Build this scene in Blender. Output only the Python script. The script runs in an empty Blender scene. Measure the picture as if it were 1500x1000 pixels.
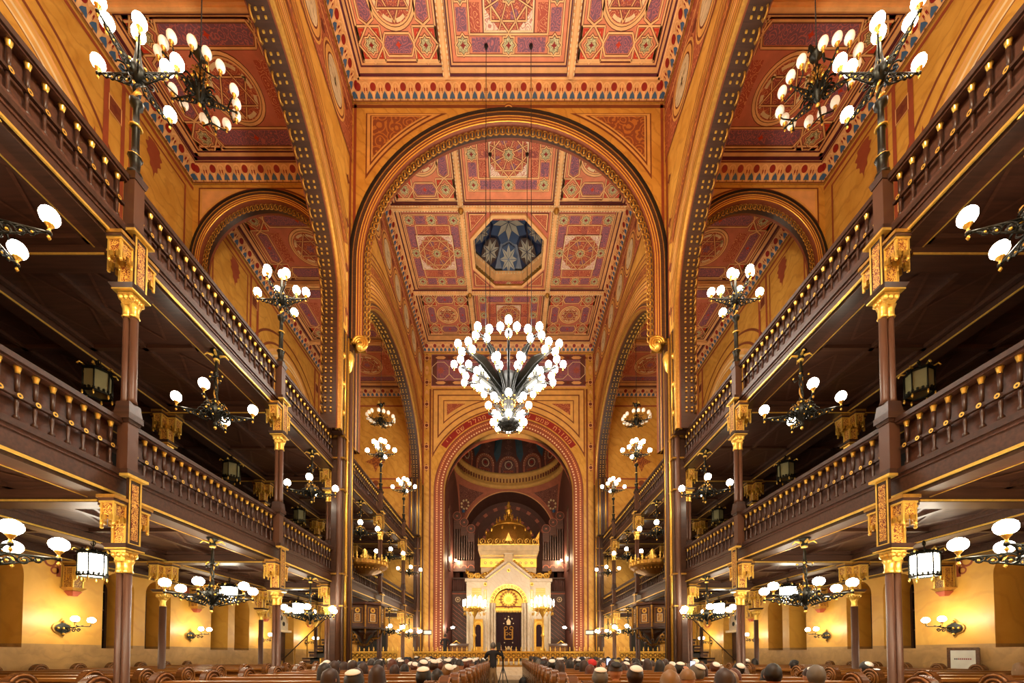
import bpy, bmesh, math, random
from mathutils import Vector, Matrix
R = random.Random(7)
PI = math.pi
sc = bpy.context.scene
COL = sc.collection
sin, cos = math.sin, math.cos

# ------------------------------------------------------------------ constants (metres; camera at the origin looking along +Y)
S = 4.212
D = [2.15 + S * k for k in range(7)]          # depths of the column rows
XC = 6.0                                      # front gallery columns
XR = 8.95                                     # second row of columns
XN = 5.7                                      # face of the nave walls
XO = 11.45                                    # face of the outer walls
YF, YB, YE = 14.4, 14.85, 26.8                 # cross wall front / back, end wall
ZC, ZK = 22.0, 21.45                          # nave ceiling, underside of its cornice
ZA, ZB = 19.0, 18.4                           # aisle ceiling, underside of its cornice

# ------------------------------------------------------------------ materials
def lin(c):
    c = c / 255.0
    return c / 12.92 if c <= 0.04045 else ((c + 0.055) / 1.055) ** 2.4
def rgb(h):
    h = h.lstrip('#')
    return tuple(lin(int(h[i:i + 2], 16)) for i in (0, 2, 4)) + (1.0,)
MATS = {}
def new_mat(name):
    m = bpy.data.materials.new(name)
    m.use_nodes = True
    MATS[name] = m
    nt = m.node_tree
    return m, nt, nt.nodes['Principled BSDF']
def plain(name, col, rough=0.6, metal=0.0, vary=0.12, scale=3.0, spec=0.5, bump=0.0):
    m, nt, b = new_mat(name)
    b.inputs['Roughness'].default_value = rough
    b.inputs['Metallic'].default_value = metal
    b.inputs['Specular IOR Level'].default_value = spec
    c = rgb(col)
    n = nt.nodes.new('ShaderNodeTexNoise'); n.inputs['Scale'].default_value = scale
    n.inputs['Detail'].default_value = 4
    tc = nt.nodes.new('ShaderNodeTexCoord')
    nt.links.new(tc.outputs['Object'], n.inputs['Vector'])
    r = nt.nodes.new('ShaderNodeValToRGB')
    r.color_ramp.elements[0].position = 0.3; r.color_ramp.elements[1].position = 0.7
    r.color_ramp.elements[0].color = tuple(x * (1 - vary) for x in c[:3]) + (1,)
    r.color_ramp.elements[1].color = tuple(min(1, x * (1 + vary)) for x in c[:3]) + (1,)
    nt.links.new(n.outputs['Fac'], r.inputs['Fac'])
    nt.links.new(r.outputs['Color'], b.inputs['Base Color'])
    if bump:
        bp = nt.nodes.new('ShaderNodeBump'); bp.inputs['Strength'].default_value = bump
        n2 = nt.nodes.new('ShaderNodeTexNoise'); n2.inputs['Scale'].default_value = scale * 12
        nt.links.new(tc.outputs['Object'], n2.inputs['Vector'])
        nt.links.new(n2.outputs['Fac'], bp.inputs['Height'])
        nt.links.new(bp.outputs['Normal'], b.inputs['Normal'])
    return m
def marble(name, base, vein, scale=0.9, rough=0.4, amount=0.55, cloud=None):
    m, nt, b = new_mat(name)
    b.inputs['Roughness'].default_value = rough
    tc = nt.nodes.new('ShaderNodeTexCoord')
    mp = nt.nodes.new('ShaderNodeMapping'); mp.inputs['Rotation'].default_value = (0.6, 0.7, 0.3)
    nt.links.new(tc.outputs['Object'], mp.inputs['Vector'])
    n = nt.nodes.new('ShaderNodeTexNoise'); n.inputs['Scale'].default_value = scale
    n.inputs['Detail'].default_value = 8; n.inputs['Distortion'].default_value = 1.6
    nt.links.new(mp.outputs['Vector'], n.inputs['Vector'])
    w = nt.nodes.new('ShaderNodeTexWave'); w.inputs['Scale'].default_value = scale * 0.8
    w.inputs['Distortion'].default_value = 9; w.inputs['Detail'].default_value = 4
    w.inputs['Detail Scale'].default_value = 1.4
    nt.links.new(mp.outputs['Vector'], w.inputs['Vector'])
    r = nt.nodes.new('ShaderNodeValToRGB')
    r.color_ramp.elements[0].position = 0.0; r.color_ramp.elements[0].color = (amount,) * 3 + (1,)
    r.color_ramp.elements[1].position = 0.14; r.color_ramp.elements[1].color = (0, 0, 0, 1)
    nt.links.new(w.outputs['Fac'], r.inputs['Fac'])
    r2 = nt.nodes.new('ShaderNodeValToRGB')
    cb = rgb(base)
    r2.color_ramp.elements[0].position = 0.3; r2.color_ramp.elements[1].position = 0.7
    r2.color_ramp.elements[0].color = rgb(cloud) if cloud else tuple(x * 0.72 for x in cb[:3]) + (1,)
    r2.color_ramp.elements[1].color = cb
    nt.links.new(n.outputs['Fac'], r2.inputs['Fac'])
    mx = nt.nodes.new('ShaderNodeMix'); mx.data_type = 'RGBA'
    nt.links.new(r.outputs['Color'], mx.inputs['Factor'])
    nt.links.new(r2.outputs['Color'], mx.inputs['A'])
    mx.inputs['B'].default_value = rgb(vein)
    nt.links.new(mx.outputs['Result'], b.inputs['Base Color'])
    return m
def filigree(name, base, line, scale=7.0, width=0.075, rough=0.6):
    """painted arabesque: wandering cell borders and small blossoms"""
    m, nt, b = new_mat(name)
    b.inputs['Roughness'].default_value = rough
    tc = nt.nodes.new('ShaderNodeTexCoord')
    n = nt.nodes.new('ShaderNodeTexNoise'); n.inputs['Scale'].default_value = scale * 0.6
    nt.links.new(tc.outputs['Object'], n.inputs['Vector'])
    ad = nt.nodes.new('ShaderNodeMix'); ad.data_type = 'RGBA'; ad.inputs['Factor'].default_value = 0.12
    nt.links.new(tc.outputs['Object'], ad.inputs['A']); nt.links.new(n.outputs['Color'], ad.inputs['B'])
    v = nt.nodes.new('ShaderNodeTexVoronoi'); v.inputs['Scale'].default_value = scale * .62
    nt.links.new(ad.outputs['Result'], v.inputs['Vector'])
    fr = nt.nodes.new('ShaderNodeMath'); fr.operation = 'PINGPONG'; fr.inputs[1].default_value = .13
    nt.links.new(v.outputs['Distance'], fr.inputs[0])
    v2 = nt.nodes.new('ShaderNodeTexVoronoi'); v2.inputs['Scale'].default_value = scale * 1.0
    nt.links.new(ad.outputs['Result'], v2.inputs['Vector'])
    c1 = nt.nodes.new('ShaderNodeMath'); c1.operation = 'LESS_THAN'; c1.inputs[1].default_value = width * .55
    nt.links.new(fr.outputs[0], c1.inputs[0])
    c2 = nt.nodes.new('ShaderNodeMath'); c2.operation = 'LESS_THAN'; c2.inputs[1].default_value = width * 2.4
    nt.links.new(v2.outputs['Distance'], c2.inputs[0])
    mxm = nt.nodes.new('ShaderNodeMath'); mxm.operation = 'MAXIMUM'
    nt.links.new(c1.outputs[0], mxm.inputs[0]); nt.links.new(c2.outputs[0], mxm.inputs[1])
    mx = nt.nodes.new('ShaderNodeMix'); mx.data_type = 'RGBA'
    nt.links.new(mxm.outputs[0], mx.inputs['Factor'])
    mx.inputs['A'].default_value = rgb(base); mx.inputs['B'].default_value = rgb(line)
    nt.links.new(mx.outputs['Result'], b.inputs['Base Color'])
    return m
def wood(name, col, rough=0.35, streak=0.35):
    m, nt, b = new_mat(name)
    b.inputs['Roughness'].default_value = rough
    tc = nt.nodes.new('ShaderNodeTexCoord')
    mp = nt.nodes.new('ShaderNodeMapping'); mp.inputs['Scale'].default_value = (1.0, 14.0, 14.0)
    nt.links.new(tc.outputs['Object'], mp.inputs['Vector'])
    n = nt.nodes.new('ShaderNodeTexNoise'); n.inputs['Scale'].default_value = 1.6; n.inputs['Detail'].default_value = 6
    nt.links.new(mp.outputs['Vector'], n.inputs['Vector'])
    c = rgb(col)
    r = nt.nodes.new('ShaderNodeValToRGB')
    r.color_ramp.elements[0].position = 0.3; r.color_ramp.elements[1].position = 0.7
    r.color_ramp.elements[0].color = tuple(x * (1 - streak) for x in c[:3]) + (1,)
    r.color_ramp.elements[1].color = tuple(min(1, x * (1 + streak)) for x in c[:3]) + (1,)
    nt.links.new(n.outputs['Fac'], r.inputs['Fac']); nt.links.new(r.outputs['Color'], b.inputs['Base Color'])
    return m
def glow(name, col, strength):
    m, nt, b = new_mat(name)
    b.inputs['Base Color'].default_value = (0.9, 0.88, 0.82, 1)
    b.inputs['Emission Color'].default_value = rgb(col)
    b.inputs['Emission Strength'].default_value = strength
    return m

marble('ochre', '#dca84c', '#a8702a', 1.1, 0.5, 0.4, '#c48c34')
marble('ochre_low', '#e4ae4c', '#b87c30', 0.7, 0.45, 0.22, '#d49a38')
plain('ochre_flat', '#dca858', 0.6)
marble('dado', '#b98f55', '#80603a', 1.6, 0.35, 0.25, '#9c7642')
plain('brown', '#7c3e20', 0.6)
plain('rust', '#99482a', 0.6)
plain('pink', '#b4684c', 0.6)
filigree('pinkfil', '#a85a40', '#d99a6c', 5, 0.07)
filigree('brownfil', '#8a4826', '#b8722f', 4.5, 0.08)
filigree('rustfil', '#9a4a30', '#c47a4a', 5.0, 0.07)
plain('salmon', '#e08a64', 0.6)
plain('salmon2', '#c8735a', 0.6)
plain('tan', '#e2aa6c', 0.55)
plain('line', '#efbd80', 0.5)
plain('outline', '#6e2c1c', 0.6)
filigree('purple', '#9a4a44', '#cf7a58', 8, 0.06)
filigree('mauve', '#80566a', '#bc6c70', 9, 0.07)
filigree('redfil', '#b0503c', '#e09a6a', 9, 0.05)
filigree('star', '#8f8a62', '#d9d0a0', 16, 0.10)
plain('red', '#c83c20', 0.5)
plain('darkred', '#8e1c14', 0.5)
filigree('white', '#ecd8c4', '#c88878', 9, 0.08)
plain('checker', '#5a2230', 0.5)
plain('blue', '#3d5f84', 0.5)
plain('navy', '#1d2c4c', 0.35)
plain('cream', '#e8cfa0', 0.5)
marble('disc', '#e6d9b0', '#9a8c60', 2.2, 0.3, 0.8)
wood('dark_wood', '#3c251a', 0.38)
wood('beam_wood', '#452a1d', 0.42)
wood('soffit_wood', '#42261a', 0.5)
plain('night', '#0c0806', 0.6)
wood('panel_wood', '#4f2f21', 0.42)
wood('pew_wood', '#80521f', 0.3, 0.3)
wood('end_wood', '#5c3a1c', 0.25, 0.35)
plain('shaft', '#563828', 0.42, 0.0, 0.08)
plain('gold', '#dfb04c', 0.34, 0.75, 0.15, 20)
plain('dull_gold', '#a87c34', 0.45, 0.6, 0.2, 14)
plain('bright_gold', '#f4ca60', 0.3, 0.6, 0.12, 14)
filigree('gold_fret', '#7a3416', '#e0b050', 22, 0.11, 0.4)
plain('iron', '#23241f', 0.42, 0.7, 0.3, 9)
plain('steel', '#3e4042', 0.5, 0.5, 0.2, 9)
marble('white_marble', '#eadcc4', '#cdb794', 1.4, 0.35, 0.4, '#e0ceb0')
plain('velvet', '#2a0a12', 0.85)
plain('maroon', '#66392f', 0.6)
filigree('maroonfil', '#6a3a32', '#a06854', 6, 0.06)
plain('apse_dark', '#5a382e', 0.65)
plain('teal', '#36586a', 0.55)
plain('pipe', '#5a4a44', 0.3, 0.7)
plain('glass_dark', '#10100e', 0.12)
plain('glass_grey', '#8c8a68', 0.25)
plain('stone_floor', '#8a7556', 0.4)
plain('carpet', '#6b5a3c', 0.9)
plain('paper', '#dfe0d4', 0.6)
plain('black', '#0d0c0c', 0.6)
glow('globe', '#fff1d6', 42.0)
glow('globe_low', '#fff0d2', 95.0)
glow('globe_white', '#fff4e4', 44.0)
glow('globe_dim', '#ffe6c0', 0.3)
glow('candle', '#fff4e0', 14.0)
glow('lantern_lit', '#fff2d8', 22.0)
glow('screen', '#7fb4ff', 1.6)

# ------------------------------------------------------------------ mesh builder
class MB:
    def __init__(self, T=None):
        self.v = []; self.f = []; self.m = []; self.s = []; self.names = []; self.T = T or (lambda a, b, c: (a, b, c))
    def mi(self, mat):
        if mat not in self.names: self.names.append(mat)
        return self.names.index(mat)
    def pt(self, a, b, c):
        self.v.append(self.T(a, b, c)); return len(self.v) - 1
    def face(self, idx, mat, smooth=False):
        self.f.append(tuple(idx)); self.m.append(self.mi(mat)); self.s.append(smooth)
    def quad3(self, pts, mat, smooth=False):
        self.face([self.pt(*p) for p in pts], mat, smooth)
    def box(self, a0, a1, b0, b1, c0, c1, mat):
        i = [self.pt(a, b, c) for c in (c0, c1) for b in (b0, b1) for a in (a0, a1)]
        for q in ((0, 2, 3, 1), (4, 5, 7, 6), (0, 1, 5, 4), (2, 6, 7, 3), (0, 4, 6, 2), (1, 3, 7, 5)):
            self.face([i[k] for k in q], mat)
    def cbox(self, c, sx, sy, sz, mat):
        self.box(c[0] - sx / 2, c[0] + sx / 2, c[1] - sy / 2, c[1] + sy / 2, c[2] - sz / 2, c[2] + sz / 2, mat)
    def frust(self, c, z0, z1, h0, h1, mat):
        """square frustum, half sizes h0 (at z0) and h1 (at z1)"""
        x, y = c
        i = [self.pt(x + sx * h, y + sy * h, z) for z, h in ((z0, h0), (z1, h1)) for sx, sy in ((-1, -1), (1, -1), (1, 1), (-1, 1))]
        for q in ((3, 2, 1, 0), (4, 5, 6, 7), (0, 1, 5, 4), (1, 2, 6, 5), (2, 3, 7, 6), (3, 0, 4, 7)):
            self.face([i[k] for k in q], mat)
    def lathe(self, prof, c=(0, 0, 0), n=12, mat='gold', smooth=True, caps=True, a0=0.0, axis='z', sx=1, sy=1):
        rings = []
        for r, z in prof:
            ring = []
            for k in range(n):
                a = a0 + 2 * PI * k / n
                p = (r * cos(a) * sx, r * sin(a) * sy, z)
                if axis == 'x': p = (p[2], p[0], p[1])
                if axis == 'y': p = (p[0], p[2], p[1])
                ring.append(self.pt(c[0] + p[0], c[1] + p[1], c[2] + p[2]))
            rings.append(ring)
        for a, b in zip(rings, rings[1:]):
            for k in range(n):
                self.face((a[k], a[(k + 1) % n], b[(k + 1) % n], b[k]), mat, smooth)
        if caps:
            if prof[0][0] > 1e-4: self.face(rings[0][::-1], mat)
            if prof[-1][0] > 1e-4: self.face(rings[-1], mat)
    def ball(self, c, r, n=10, mat='gold', sz=1.0, rows=6):
        self.lathe([(max(r * sin(PI * k / rows), 1e-5), -r * sz * cos(PI * k / rows)) for k in range(rows + 1)], c, n, mat, True, False)
    def tube(self, pts, r, n=6, mat='iron', smooth=True, r1=None, closed=False):
        pts = [Vector(p) for p in pts]
        rings = []; N = len(pts)
        for i, p in enumerate(pts):
            if closed: d = pts[(i + 1) % N] - pts[i - 1]
            else: d = pts[min(i + 1, N - 1)] - pts[max(i - 1, 0)]
            if d.length < 1e-9: d = Vector((0, 0, 1))
            d.normalize()
            u = Vector((0, 0, 1)) if abs(d.z) < 0.9 else Vector((1, 0, 0))
            a = d.cross(u).normalized(); b = d.cross(a).normalized()
            rr = r if r1 is None else r + (r1 - r) * i / max(1, N - 1)
            rings.append([self.pt(*(p + a * rr * cos(2 * PI * k / n) + b * rr * sin(2 * PI * k / n))) for k in range(n)])
        prs = list(zip(rings, rings[1:]))
        if closed: prs.append((rings[-1], rings[0]))
        for a, b in prs:
            for k in range(n): self.face((a[k], a[(k + 1) % n], b[(k + 1) % n], b[k]), mat, smooth)
        if not closed:
            self.face(rings[0][::-1], mat); self.face(rings[-1], mat)
    # ---- flat shapes in the (u, v) plane at height w
    def poly(self, pts, w, mat):
        self.face([self.pt(u, v, w) for u, v in pts], mat)
    def rect(self, u0, v0, u1, v1, w, mat):
        self.poly(((u0, v0), (u1, v0), (u1, v1), (u0, v1)), w, mat)
    def frame(self, u0, v0, u1, v1, t, w, mat):
        self.rect(u0, v0, u1, v0 + t, w, mat); self.rect(u0, v1 - t, u1, v1, w, mat)
        self.rect(u0, v0 + t, u0 + t, v1 - t, w, mat); self.rect(u1 - t, v0 + t, u1, v1 - t, w, mat)
    def line(self, p, q, t, w, mat):
        dx, dy = q[0] - p[0], q[1] - p[1]; l = math.hypot(dx, dy) or 1
        nx, ny = -dy / l * t / 2, dx / l * t / 2
        self.poly(((p[0] - nx, p[1] - ny), (q[0] - nx, q[1] - ny), (q[0] + nx, q[1] + ny), (p[0] + nx, p[1] + ny)), w, mat)
    def path(self, pts, t, w, mat, closed=False):
        n = len(pts)
        for i in range(n if closed else n - 1): self.line(pts[i], pts[(i + 1) % n], t, w, mat)
    def disc(self, c, r, w, mat, n=20, ry=None, a0=0):
        self.poly([(c[0] + r * cos(a0 + 2 * PI * k / n), c[1] + (ry or r) * sin(a0 + 2 * PI * k / n)) for k in range(n)], w, mat)
    def ring(self, c, r0, r1, w, mat, n=28, t0=0.0, t1=2 * PI, ry=1.0):
        for k in range(n):
            a, b = t0 + (t1 - t0) * k / n, t0 + (t1 - t0) * (k + 1) / n
            self.poly([(c[0] + r * cos(t), c[1] + r * ry * sin(t)) for r, t in ((r0, a), (r1, a), (r1, b), (r0, b))], w, mat)
    def starp(self, c, R0, r0, w, mat, n=8, a0=0.0):
        self.poly([(c[0] + (R0 if k % 2 == 0 else r0) * cos(a0 + PI * k / n), c[1] + (R0 if k % 2 == 0 else r0) * sin(a0 + PI * k / n)) for k in range(2 * n)], w, mat)
    def build(self, name, parent=None, world=False, loc=None, bevel=0.0):
        me = bpy.data.meshes.new(name)
        me.from_pydata(self.v, [], self.f)
        for nme in self.names: me.materials.append(MATS[nme])
        me.polygons.foreach_set('material_index', self.m)
        me.polygons.foreach_set('use_smooth', self.s)
        me.update()
        o = bpy.data.objects.new(name, me); COL.objects.link(o)
        if parent is not None:
            o.parent = parent
            if world: o.location = -parent.location
        if loc: o.location = loc
        if bevel:
            md = o.modifiers.new('bevel', 'BEVEL'); md.width = bevel; md.segments = 2; md.limit_method = 'ANGLE'
        return o

def thing(name, label, cat, loc=(0, 0, 0), group=None, rz=0.0):
    o = bpy.data.objects.new(name, None); COL.objects.link(o)
    o.empty_display_size = 0.2
    o.location = loc; o.rotation_euler = (0, 0, rz); o['label'] = label; o['category'] = cat
    if group: o['group'] = group
    return o
def tag(o, label, cat, group=None, kind=None):
    o['label'] = label; o['category'] = cat
    if group: o['group'] = group
    if kind: o['kind'] = kind
    return o
def struct(o, label=None):
    o['kind'] = 'structure'
    if label: o['label'] = label
    return o
def kids(o): return [c for c in bpy.data.objects if c.parent == o]
KC = {}
def dup(root, loc, rz=0.0, label=None, group=None):
    if root.name not in KC: KC[root.name] = [(c, kids(c)) for c in kids(root)]
    r = root.copy(); COL.objects.link(r); r.location = loc; r.rotation_euler = (0, 0, rz)
    if label: r['label'] = label
    if group: r['group'] = group
    for ch, gs in KC[root.name]:
        c = ch.copy(); COL.objects.link(c); c.parent = r
        for g in gs:
            d = g.copy(); COL.objects.link(d); d.parent = c
    return r
SIDE = {-1: 'left', 1: 'right'}
ORD = ['zeroth', 'first', 'second', 'third', 'fourth', 'fifth', 'sixth', 'seventh', 'eighth', 'ninth', 'tenth', 'eleventh', 'twelfth',
       'thirteenth', 'fourteenth', 'fifteenth', 'sixteenth', 'seventeenth', 'eighteenth', 'nineteenth', 'twentieth']
def Tfront(y): return lambda u, v, w: (u, y - w, v)          # wall facing the camera
def Tside(s, X): return lambda u, v, w: (s * (X - w), u, v)   # wall facing the nave axis
def Tceil(Z): return lambda u, v, w: (u, v, Z - w)            # looking up

def arc_pts(cx, cz, a, b, t0=0.0, t1=PI, n=36, off=0.0):
    """points of a half ellipse, pushed out along the normal by off; from t0 to t1"""
    out = []
    for k in range(n + 1):
        t = t0 + (t1 - t0) * k / n
        nx, nz = cos(t) / a, sin(t) / b; l = math.hypot(nx, nz)
        out.append((cx + a * cos(t) + off * nx / l, cz + b * sin(t) + off * nz / l))
    return out
def sweep_arch(mb, cx, cz, a, b, zleg, prof, n=40, t0=0.0, t1=PI):
    """sweep a profile [(normal offset, w, mat)] along legs + half ellipse; consecutive profile points make strips"""
    rows = []
    for off, w, m in prof:
        p = arc_pts(cx, cz, a, b, t0, t1, n, off)
        if zleg is not None and zleg < cz: p = [(p[0][0], zleg)] + p + [(p[-1][0], zleg)]
        rows.append([mb.pt(u, v, w) for u, v in p])
    for j in range(len(rows) - 1):
        for k in range(len(rows[0]) - 1):
            mb.face((rows[j][k], rows[j][k + 1], rows[j + 1][k + 1], rows[j + 1][k]), prof[j][2], True)
def arch_wall(mb, u0, u1, z0, z1, cx, cz, a, b, thick, mat, soffit, n=40):
    """wall slab (front at w=0, back at w=-thick) with an arched opening that reaches down to z0"""
    pa = arc_pts(cx, cz, a, b, 0, PI, n)
    for w in (0.0, -thick):
        for k in range(n):
            (xa, za), (xb, zb) = pa[k], pa[k + 1]
            mb.quad3(((xa, za, w), (xb, zb, w), (xb, z1, w), (xa, z1, w)), mat)
        if u1 - (cx + a) > 1e-4: mb.quad3(((cx + a, z0, w), (u1, z0, w), (u1, z1, w), (cx + a, z1, w)), mat)
        if (cx - a) - u0 > 1e-4: mb.quad3(((u0, z0, w), (cx - a, z0, w), (cx - a, z1, w), (u0, z1, w)), mat)
    full = [(cx + a, z0)] + pa + [(cx - a, z0)]
    for k in range(len(full) - 1):
        (xa, za), (xb, zb) = full[k], full[k + 1]
        mb.quad3(((xa, za, 0), (xb, zb, 0), (xb, zb, -thick), (xa, za, -thick)), soffit, True)
# =================================================================== painted ceiling motifs (u = x, v = y, w = distance below the ceiling)
L1, L2, L3, L4, L5 = 0.006, 0.012, 0.018, 0.024, 0.030
def star_boss(mb, c, r, w=L3):
    mb.starp(c, r * 1.28, r * 0.98, w, 'outline', 8, PI / 8 * 0)
    mb.starp(c, r * 1.18, r * 0.9, w + 0.004, 'line', 8)
    mb.starp(c, r * 0.98, r * 0.74, w + 0.008, 'outline', 8)
    mb.starp(c, r * 0.88, r * 0.66, w + 0.012, 'star', 8)
    mb.starp(c, r * 0.42, r * 0.2, w + 0.016, 'darkred', 4)
def lined(mb, pts, t=0.055, w=L2, closed=True):
    mb.path(pts, t + 0.035, w, 'outline', closed); mb.path(pts, t, w + 0.004, 'line', closed)
def cartouche(mb, c, hu, hv, mat, w=L2, notch=0.12):
    u, v = c
    if hu > hv: p = [(u - hu, v), (u - hu + notch, v - hv), (u + hu - notch, v - hv), (u + hu, v), (u + hu - notch, v + hv), (u - hu + notch, v + hv)]
    else: p = [(u, v - hv), (u + hu, v - hv + notch), (u + hu, v + hv - notch), (u, v + hv), (u - hu, v + hv - notch), (u - hu, v - hv + notch)]
    mb.poly(p, w, mat)
    q = [(u + (a - u) * (1 + 0.06 / max(hu, .1)), v + (b - v) * (1 + 0.06 / max(hv, .1))) for a, b in p]
    lined(mb, q, 0.05, w + 0.002)
    mb.starp(c, min(hu, hv) * 0.5, min(hu, hv) * 0.25, w + 0.01, 'red', 4)
def coffer_edge(mb, u0, u1, v0, v1, base):
    mb.rect(u0, v0, u1, v1, L1, base)
    mb.frame(u0, v0, u1, v1, 0.13, L2, 'tan')
    mb.frame(u0 + 0.13, v0 + 0.13, u1 - 0.13, v1 - 0.13, 0.03, L2, 'outline')
    mb.frame(u0 + 0.03, v0 + 0.03, u1 - 0.03, v1 - 0.03, 0.05, L3, 'checker')
def coffer_round(mb, cu, cv, hu, hv, base='salmon', rad=0.62, ins=.56):
    coffer_edge(mb, cu - hu, cu + hu, cv - hv, cv + hv, base)
    su, sv = hu - 0.58, hv - ins
    rad = min(rad, sv - .46)
    fr = [(cu - hu + .2, cv - hv + .2), (cu + hu - .2, cv - hv + .2), (cu + hu - .2, cv + hv - .2), (cu - hu + .2, cv + hv - .2)]
    lined(mb, fr, 0.05, L1 + 0.003)
    for a in (-1, 1):
        for b in (-1, 1):
            c = (cu + a * su, cv + b * sv)
            for p in (-1, 1):
                for q in (-1, 1):      # red angle brackets around each star
                    x, y = c[0] + p * 0.33, c[1] + q * 0.36
                    mb.poly(((x, y), (x - p * .21, y), (x - p * .21, y - q * .07), (x - p * .07, y - q * .07), (x - p * .07, y - q * .24), (x, y - q * .24)), L2, 'red')
            dm = [(c[0] - .42, c[1]), (c[0], c[1] - .45), (c[0] + .42, c[1]), (c[0], c[1] + .45)]
            lined(mb, dm, 0.045, L2)
            lined(mb, [(c[0] - .38, c[1] - .41), (c[0] + .38, c[1] - .41), (c[0] + .38, c[1] + .41), (c[0] - .38, c[1] + .41)], 0.045, L2 - 0.003)
            star_boss(mb, c, 0.22)
    for b in (-1, 1):
        cartouche(mb, (cu, cv + b * sv), max(su - 0.44, .12), 0.2, 'mauve')
        mb.rect(cu - su + .42, cv + b * (sv + .29) - .035, cu + su - .42, cv + b * (sv + .29) + .035, L2, 'salmon2')
    for a in (-1, 1):
        cartouche(mb, (cu + a * su, cv), 0.17, max(sv - 0.5, .12), 'mauve')
        if su > 1.25: mb.rect(cu + a * (su - .55) - .2, cv - sv + .5, cu + a * (su - .55) + .2, cv + sv - .5, L2, 'redfil')
    c = (cu, cv)
    mb.disc(c, rad + .17, L2 + .002, 'outline', 32); mb.disc(c, rad + .15, L2 + .006, 'line', 32)
    mb.disc(c, rad + .07, L3 + .004, 'outline', 32); mb.disc(c, rad + .05, L3 + .008, 'line', 32)
    mb.disc(c, rad, L4 + .007, 'redfil', 32)
    for k in range(8): mb.ring(c, rad * .8, rad * .94, L4 + .02, 'cream', 4, k * PI / 4 + .12, k * PI / 4 + .66)
    for k in range(6):
        a = PI / 6 + k * PI / 3
        mb.disc((cu + cos(a) * rad * .55, cv + sin(a) * rad * .55), rad * .27, L4 + .011, 'purple', 6, None, a)
    st = [(cu + rad * .93 * cos(PI / 2 + k * 2 * PI / 3), cv + rad * .93 * sin(PI / 2 + k * 2 * PI / 3)) for k in range(3)]
    s2 = [(2 * cu - x, 2 * cv - y) for x, y in st]
    lined(mb, st, 0.035, L5 + .01); lined(mb, s2, 0.035, L5 + .016)
    mb.starp(c, rad * .3, rad * .17, L5 + .026, 'mauve', 6)
def coffer_star(mb, cu, cv, hu, hv, su, sv, q, base='salmon'):
    coffer_edge(mb, cu - hu, cu + hu, cv - hv, cv + hv, base)
    r = 0.24
    for a in (-1, 1):       # coloured cells between the bosses
        for b in (-1, 1):
            mb.rect(cu + a * su - .17, cv + min(0, b * sv) + .3 * 1, cu + a * su + .17, cv + max(0, b * sv) - .3, L2, 'mauve')
            mb.rect(cu + min(0, a * su) + .3, cv + b * sv - .17, cu + max(0, a * su) - .3, cv + b * sv + .17, L2, 'mauve')
            u0, u1 = sorted((cu + a * .08, cu + a * (su - .25))); v0, v1 = sorted((cv + b * (q + .1), cv + b * (sv - .24)))
            if v1 - v0 > .12: mb.rect(u0 + .12, v0, u1 - .06, v1, L2, 'redfil')
            if su - .25 - q - .12 < .12: continue
            u0, u1 = sorted((cu + a * (q + .12), cu + a * (su - .25))); v0, v1 = sorted((cv + b * .1, cv + b * (sv - .26)))
            if u1 - u0 > .12: mb.rect(u0, v0 + .1, u1, v1, L2, 'redfil')
    for e in (.24, -.24):
        lined(mb, [(cu - su - e, cv - sv - e), (cu + su + e, cv - sv - e), (cu + su + e, cv + sv + e), (cu - su - e, cv + sv + e)], 0.045, L2 + .003)
    for a in (-1, 0, 1):
        for b in (-1, 0, 1):
            if a or b: star_boss(mb, (cu + a * su, cv + b * sv), r)
    mb.rect(cu - su + .3, cv - .15, cu + su - .3, cv + .15, L2 - .002, 'purple')
    mb.rect(cu - .15, cv - sv + .3, cu + .15, cv + sv - .3, L2 - .002, 'purple')
    # the great star square
    mb.rect(cu - q - .04, cv - q - .04, cu + q + .04, cv + q + .04, L3, 'outline')
    mb.rect(cu - q, cv - q, cu + q, cv + q, L3 + .004, 'white')
    mb.disc((cu, cv), q * 1.02, L4, 'redfil', 8, None, PI / 8)
    for k in range(8):
        a = k * PI / 4 + PI / 8
        mb.disc((cu + cos(a) * q * .62, cv + sin(a) * q * .62), q * .2, L4 + .004, 'mauve' if k % 2 else 'purple', 5, None, a)
    sqa = [(cu + q * .99 * cos(PI / 4 + k * PI / 2), cv + q * .99 * sin(PI / 4 + k * PI / 2)) for k in range(4)]
    sqb = [(cu + q * .99 * cos(k * PI / 2), cv + q * .99 * sin(k * PI / 2)) for k in range(4)]
    lined(mb, sqa, .04, L5); lined(mb, sqb, .04, L5 + .004)
    for k in range(4):
        a = k * PI / 4 + PI / 8
        lined(mb, [(cu + q * cos(a), cv + q * sin(a)), (cu - q * cos(a), cv - q * sin(a))], .03, L5 + .008, False)
    star_boss(mb, (cu, cv), r * .95, L5 + .012)
    mb.frame(cu - q, cv - q, cu + q, cv + q, .045, L5 + .003, 'cream')
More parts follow.
